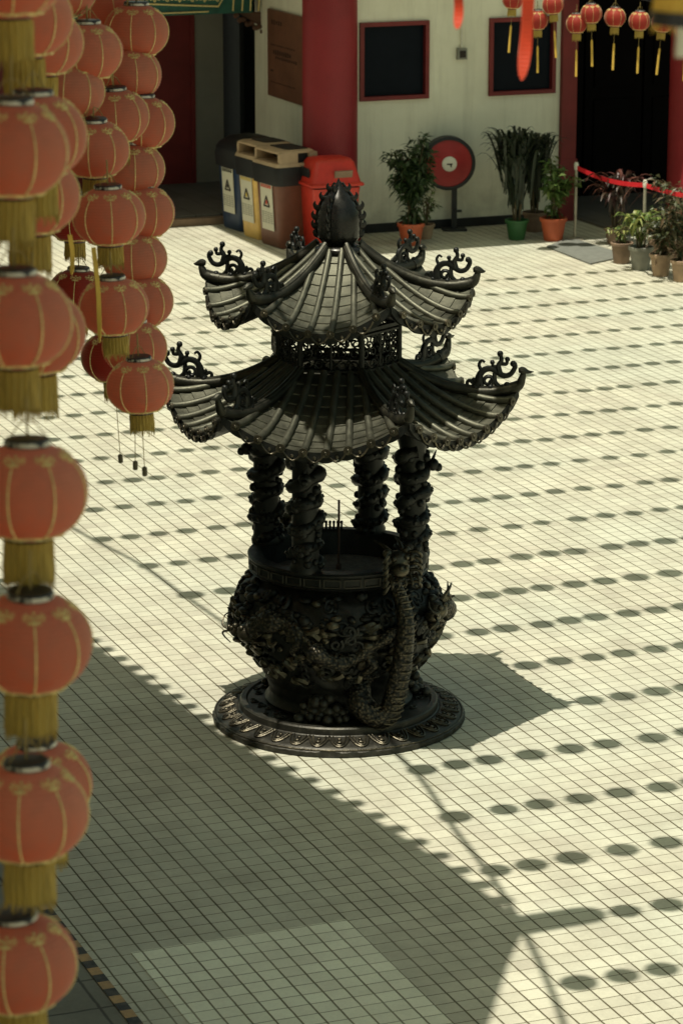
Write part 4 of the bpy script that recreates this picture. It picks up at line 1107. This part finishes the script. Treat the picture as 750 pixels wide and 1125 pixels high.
def shrub(label, loc, pr, ph, pm, lm, H, Rd, nleaf, L, W, seed, lo=.1, cat='potted plant', droop=.4, nst=7):
    t = thing('potted_plant', label, cat, loc, 0, 'potted plants along the hall')
    pot(t, pr, ph, pm); rg = random.Random(seed)
    b = MB(); tips = []
    for k in range(nst):
        a = rg.uniform(0, 6.28); rr = rg.uniform(.2, .9) * Rd; hh = H * rg.uniform(.6, 1.0)
        c_ = crv([(rg.uniform(-.3, .3) * pr, rg.uniform(-.3, .3) * pr, ph * .9), (rr * .35 * math.cos(a), rr * .35 * math.sin(a), ph + hh * .5), (rr * math.cos(a), rr * math.sin(a), ph + hh)], 12)
        b.tube(c_, [lerp(.010, .003, i / 11) for i in range(12)], 5); tips.append(c_)
        for q in range(3):
            s0 = c_[rg.randint(4, 10)]; a2 = rg.uniform(0, 6.28); e = Vector(s0) + Vector((math.cos(a2) * Rd * .5, math.sin(a2) * Rd * .5, H * .10))
            c2 = crv([s0, (Vector(s0) + e) / 2 + Vector((0, 0, .03)), e], 8); b.tube(c2, [lerp(.005, .002, i / 7) for i in range(8)], 4); tips.append(c2)
    b.build('stem', M['stem'], t)
    b = MB()
    for i in range(nleaf):
        c_ = rg.choice(tips); p = Vector(c_[rg.randint(int(len(c_) * lo), len(c_) - 1)]) + Vector([rg.gauss(0, Rd * .13) for _ in range(3)])
        a = rg.uniform(0, 6.28); d = Vector((math.cos(a), math.sin(a), rg.uniform(-droop - .5, .5)))
        leaf_card(b, p, d, Vector((rg.gauss(0, .4), rg.gauss(0, .4), 1)), L * rg.uniform(.6, 1.25), W * rg.uniform(.7, 1.2))
    b.build('foliage', lm, t, smooth=False)
    return t
def blades(label, loc, pr, ph, pm, lm, H, Rd, n, W, seed, cat='potted plant', arch=1.0, tiers=1):
    t = thing('potted_plant', label, cat, loc, 0, 'potted plants along the hall')
    pot(t, pr, ph, pm); rg = random.Random(seed)
    b = MB()
    for q in range(5 if tiers > 1 else 1):
        a = q * 1.3; b.tube([(.03 * math.cos(a), .03 * math.sin(a), ph * .85), (Rd * .25 * math.cos(a), Rd * .25 * math.sin(a), ph + H * .55)], [.012, .006], 6)
    b.build('stem', M['stem'], t)
    b = MB()
    for i in range(n):
        a = rg.uniform(0, 6.28); z0 = ph + rg.uniform(0, H * .62) * (1 if tiers > 1 else .3); o_ = Vector((rg.gauss(0, Rd * .22), rg.gauss(0, Rd * .22), 0)) * min(1, (z0 - ph) / (H * .3)); hh = (H - (z0 - ph)) * rg.uniform(.6, 1.0); rr = Rd * rg.uniform(.35, 1.0)
        dr = Vector((math.cos(a), math.sin(a), 0)); sd = Vector((-dr.y, dr.x, 0)); rows = []
        for k in range(8):
            s = k / 7; p = o_ + dr * rr * s ** 1.1 + Vector((0, 0, z0 + hh * (1.6 * s - (.6 + .55 * arch) * s * s * s)))
            w_ = W * (math.sin(PI * min(1, .12 + s * .86)) ** .8) * .5 + .001
            rows.append([p - sd * w_ + Vector((0, 0, w_ * .3)), p, p + sd * w_ + Vector((0, 0, w_ * .3))])
        b.grid(rows)
    b.build('foliage', lm, t, smooth=True, ang=180)
    return t
G = lambda u, v: tuple(ground(u, v))
shrub('bushy dark green plant in an orange pot left of the red hose reel', G(451, 269), .145, .24, M['pot_o'], M['lf_dark'], .95, .27, 1700, .105, .036, 1, droop=.6, nst=12)
shrub('small plant in a cream pot hidden behind the bushy plant in the orange pot', G(467, 262), .10, .16, M['pot_t'], M['lf_lite'], .35, .12, 90, .07, .025, 2)
blades('tall dusky grass-like plant in a bright green pot under the right window', G(567, 263), .125, .22, M['pot_g'], M['lf_palm'], 1.05, .36, 300, .032, 3, arch=.35, tiers=2)
blades('tall dark bladed plant behind the light green shrub, beside the door jamb', tuple(Vector(G(597, 258)) + Vector((0, .25, 0))), .13, .22, M['pot_b'], M['lf_palm'], .92, .30, 220, .030, 4, arch=.35, tiers=2)
shrub('light green leafy shrub in an orange pot beside the steel post', G(607, 264), .145, .25, M['pot_o'], M['lf_lite'], .64, .21, 420, .105, .05, 5, droop=.3, nst=8)
blades('reddish long-leaved plant behind the small pots, under the red tape', tuple(Vector(G(676, 268))), .13, .18, M['pot_b'], M['lf_red'], .68, .36, 90, .040, 6, arch=.8, tiers=2)
shrub('low yellow green plant in a brown pot, leftmost of the small pots', G(682, 289), .115, .22, M['pot_b'], M['lf_yel'], .16, .13, 110, .07, .03, 7)
blades('bright green spiky variegated plant in a grey pot', G(703, 296), .125, .24, M['pot_y'], M['lf_yel'], .40, .28, 90, .034, 8, arch=.9, tiers=2)
shrub('dark brownish green plant in a tan pot, third of the small pots', G(725, 303), .115, .23, M['pot_t'], M['lf_mix'], .48, .26, 330, .11, .038, 9)
shrub('dark leafy plant in a tan pot cut by the right frame edge', G(748, 309), .115, .22, M['pot_t'], M['lf_mix'], .60, .28, 360, .11, .038, 10)
shrub('tall dark plant behind the small pots at the right frame edge', tuple(Vector(G(741, 284))), .12, .22, M['pot_b'], M['lf_mix'], .62, .28, 360, .11, .038, 11)
shrub('light leafed plant growing between the reddish plant and the right pillar', tuple(Vector(G(722, 282))), .11, .20, M['pot_b'], M['lf_lite'], .34, .18, 120, .08, .03, 12)

# barrier posts with red tape
posts = []
for (u, v, hh), lab in zip(((631, 263, .83), (706, 282, .80), (800, 300, .82)), ('steel barrier post beside the light green shrub', 'steel barrier post standing among the small pots', 'steel barrier post at the right end of the red tape, beyond the frame edge')):
    g = ground(u, v); t = thing('barrier_post', lab, 'barrier post', tuple(g), 0, 'barrier posts holding the red tape')
    b = MB(); b.tube([(0, 0, .02), (0, 0, hh)], .017, 10); b.build('pole', M['steel'], t)
    b = MB(); b.lathe([(.10, 0), (.10, .012), (.03, .028), (.018, .04)], 24); b.build('foot', M['steel'], t)
    b = MB(); b.lathe([(.022, hh - .07), (.024, hh - .06), (.024, hh - .01), (.016, hh + .01)], 14); b.build('head', M['white'], t)
    posts.append(Vector((g.x, g.y, hh - .045)))
b = MB()
for p, q in zip(posts, posts[1:]):
    rows = []
    for i in range(15):
        s = i / 14; c_ = p.lerp(q, s) - Vector((0, 0, .05 * math.sin(PI * s))); n_ = Vector((q.y - p.y, p.x - q.x, 0)).normalized() * .002
        rows.append([c_ + n_ + Vector((0, 0, -.024)), c_ + n_ + Vector((0, 0, .024)), c_ - n_ + Vector((0, 0, .024)), c_ - n_ + Vector((0, 0, -.024)), c_ + n_ + Vector((0, 0, -.024))])
    b.grid(rows)
tag(b.build('barrier_tape', M['tape'], smooth=False), 'red barrier tape stretched between the steel posts before the doorway', 'tape')
# grey mat before the doorway
g0, g1, g2, g3 = ground(600, 272), ground(648, 291), ground(690, 282), ground(626, 262)
b = MB(); b.prism([(p_.x, p_.y) for p_ in (g0, g1, g2, g3)], .004, .016)
tag(b.build('door_mat', M['mat'], smooth=False), 'flat grey mat on the tiles before the dark doorway', 'mat')
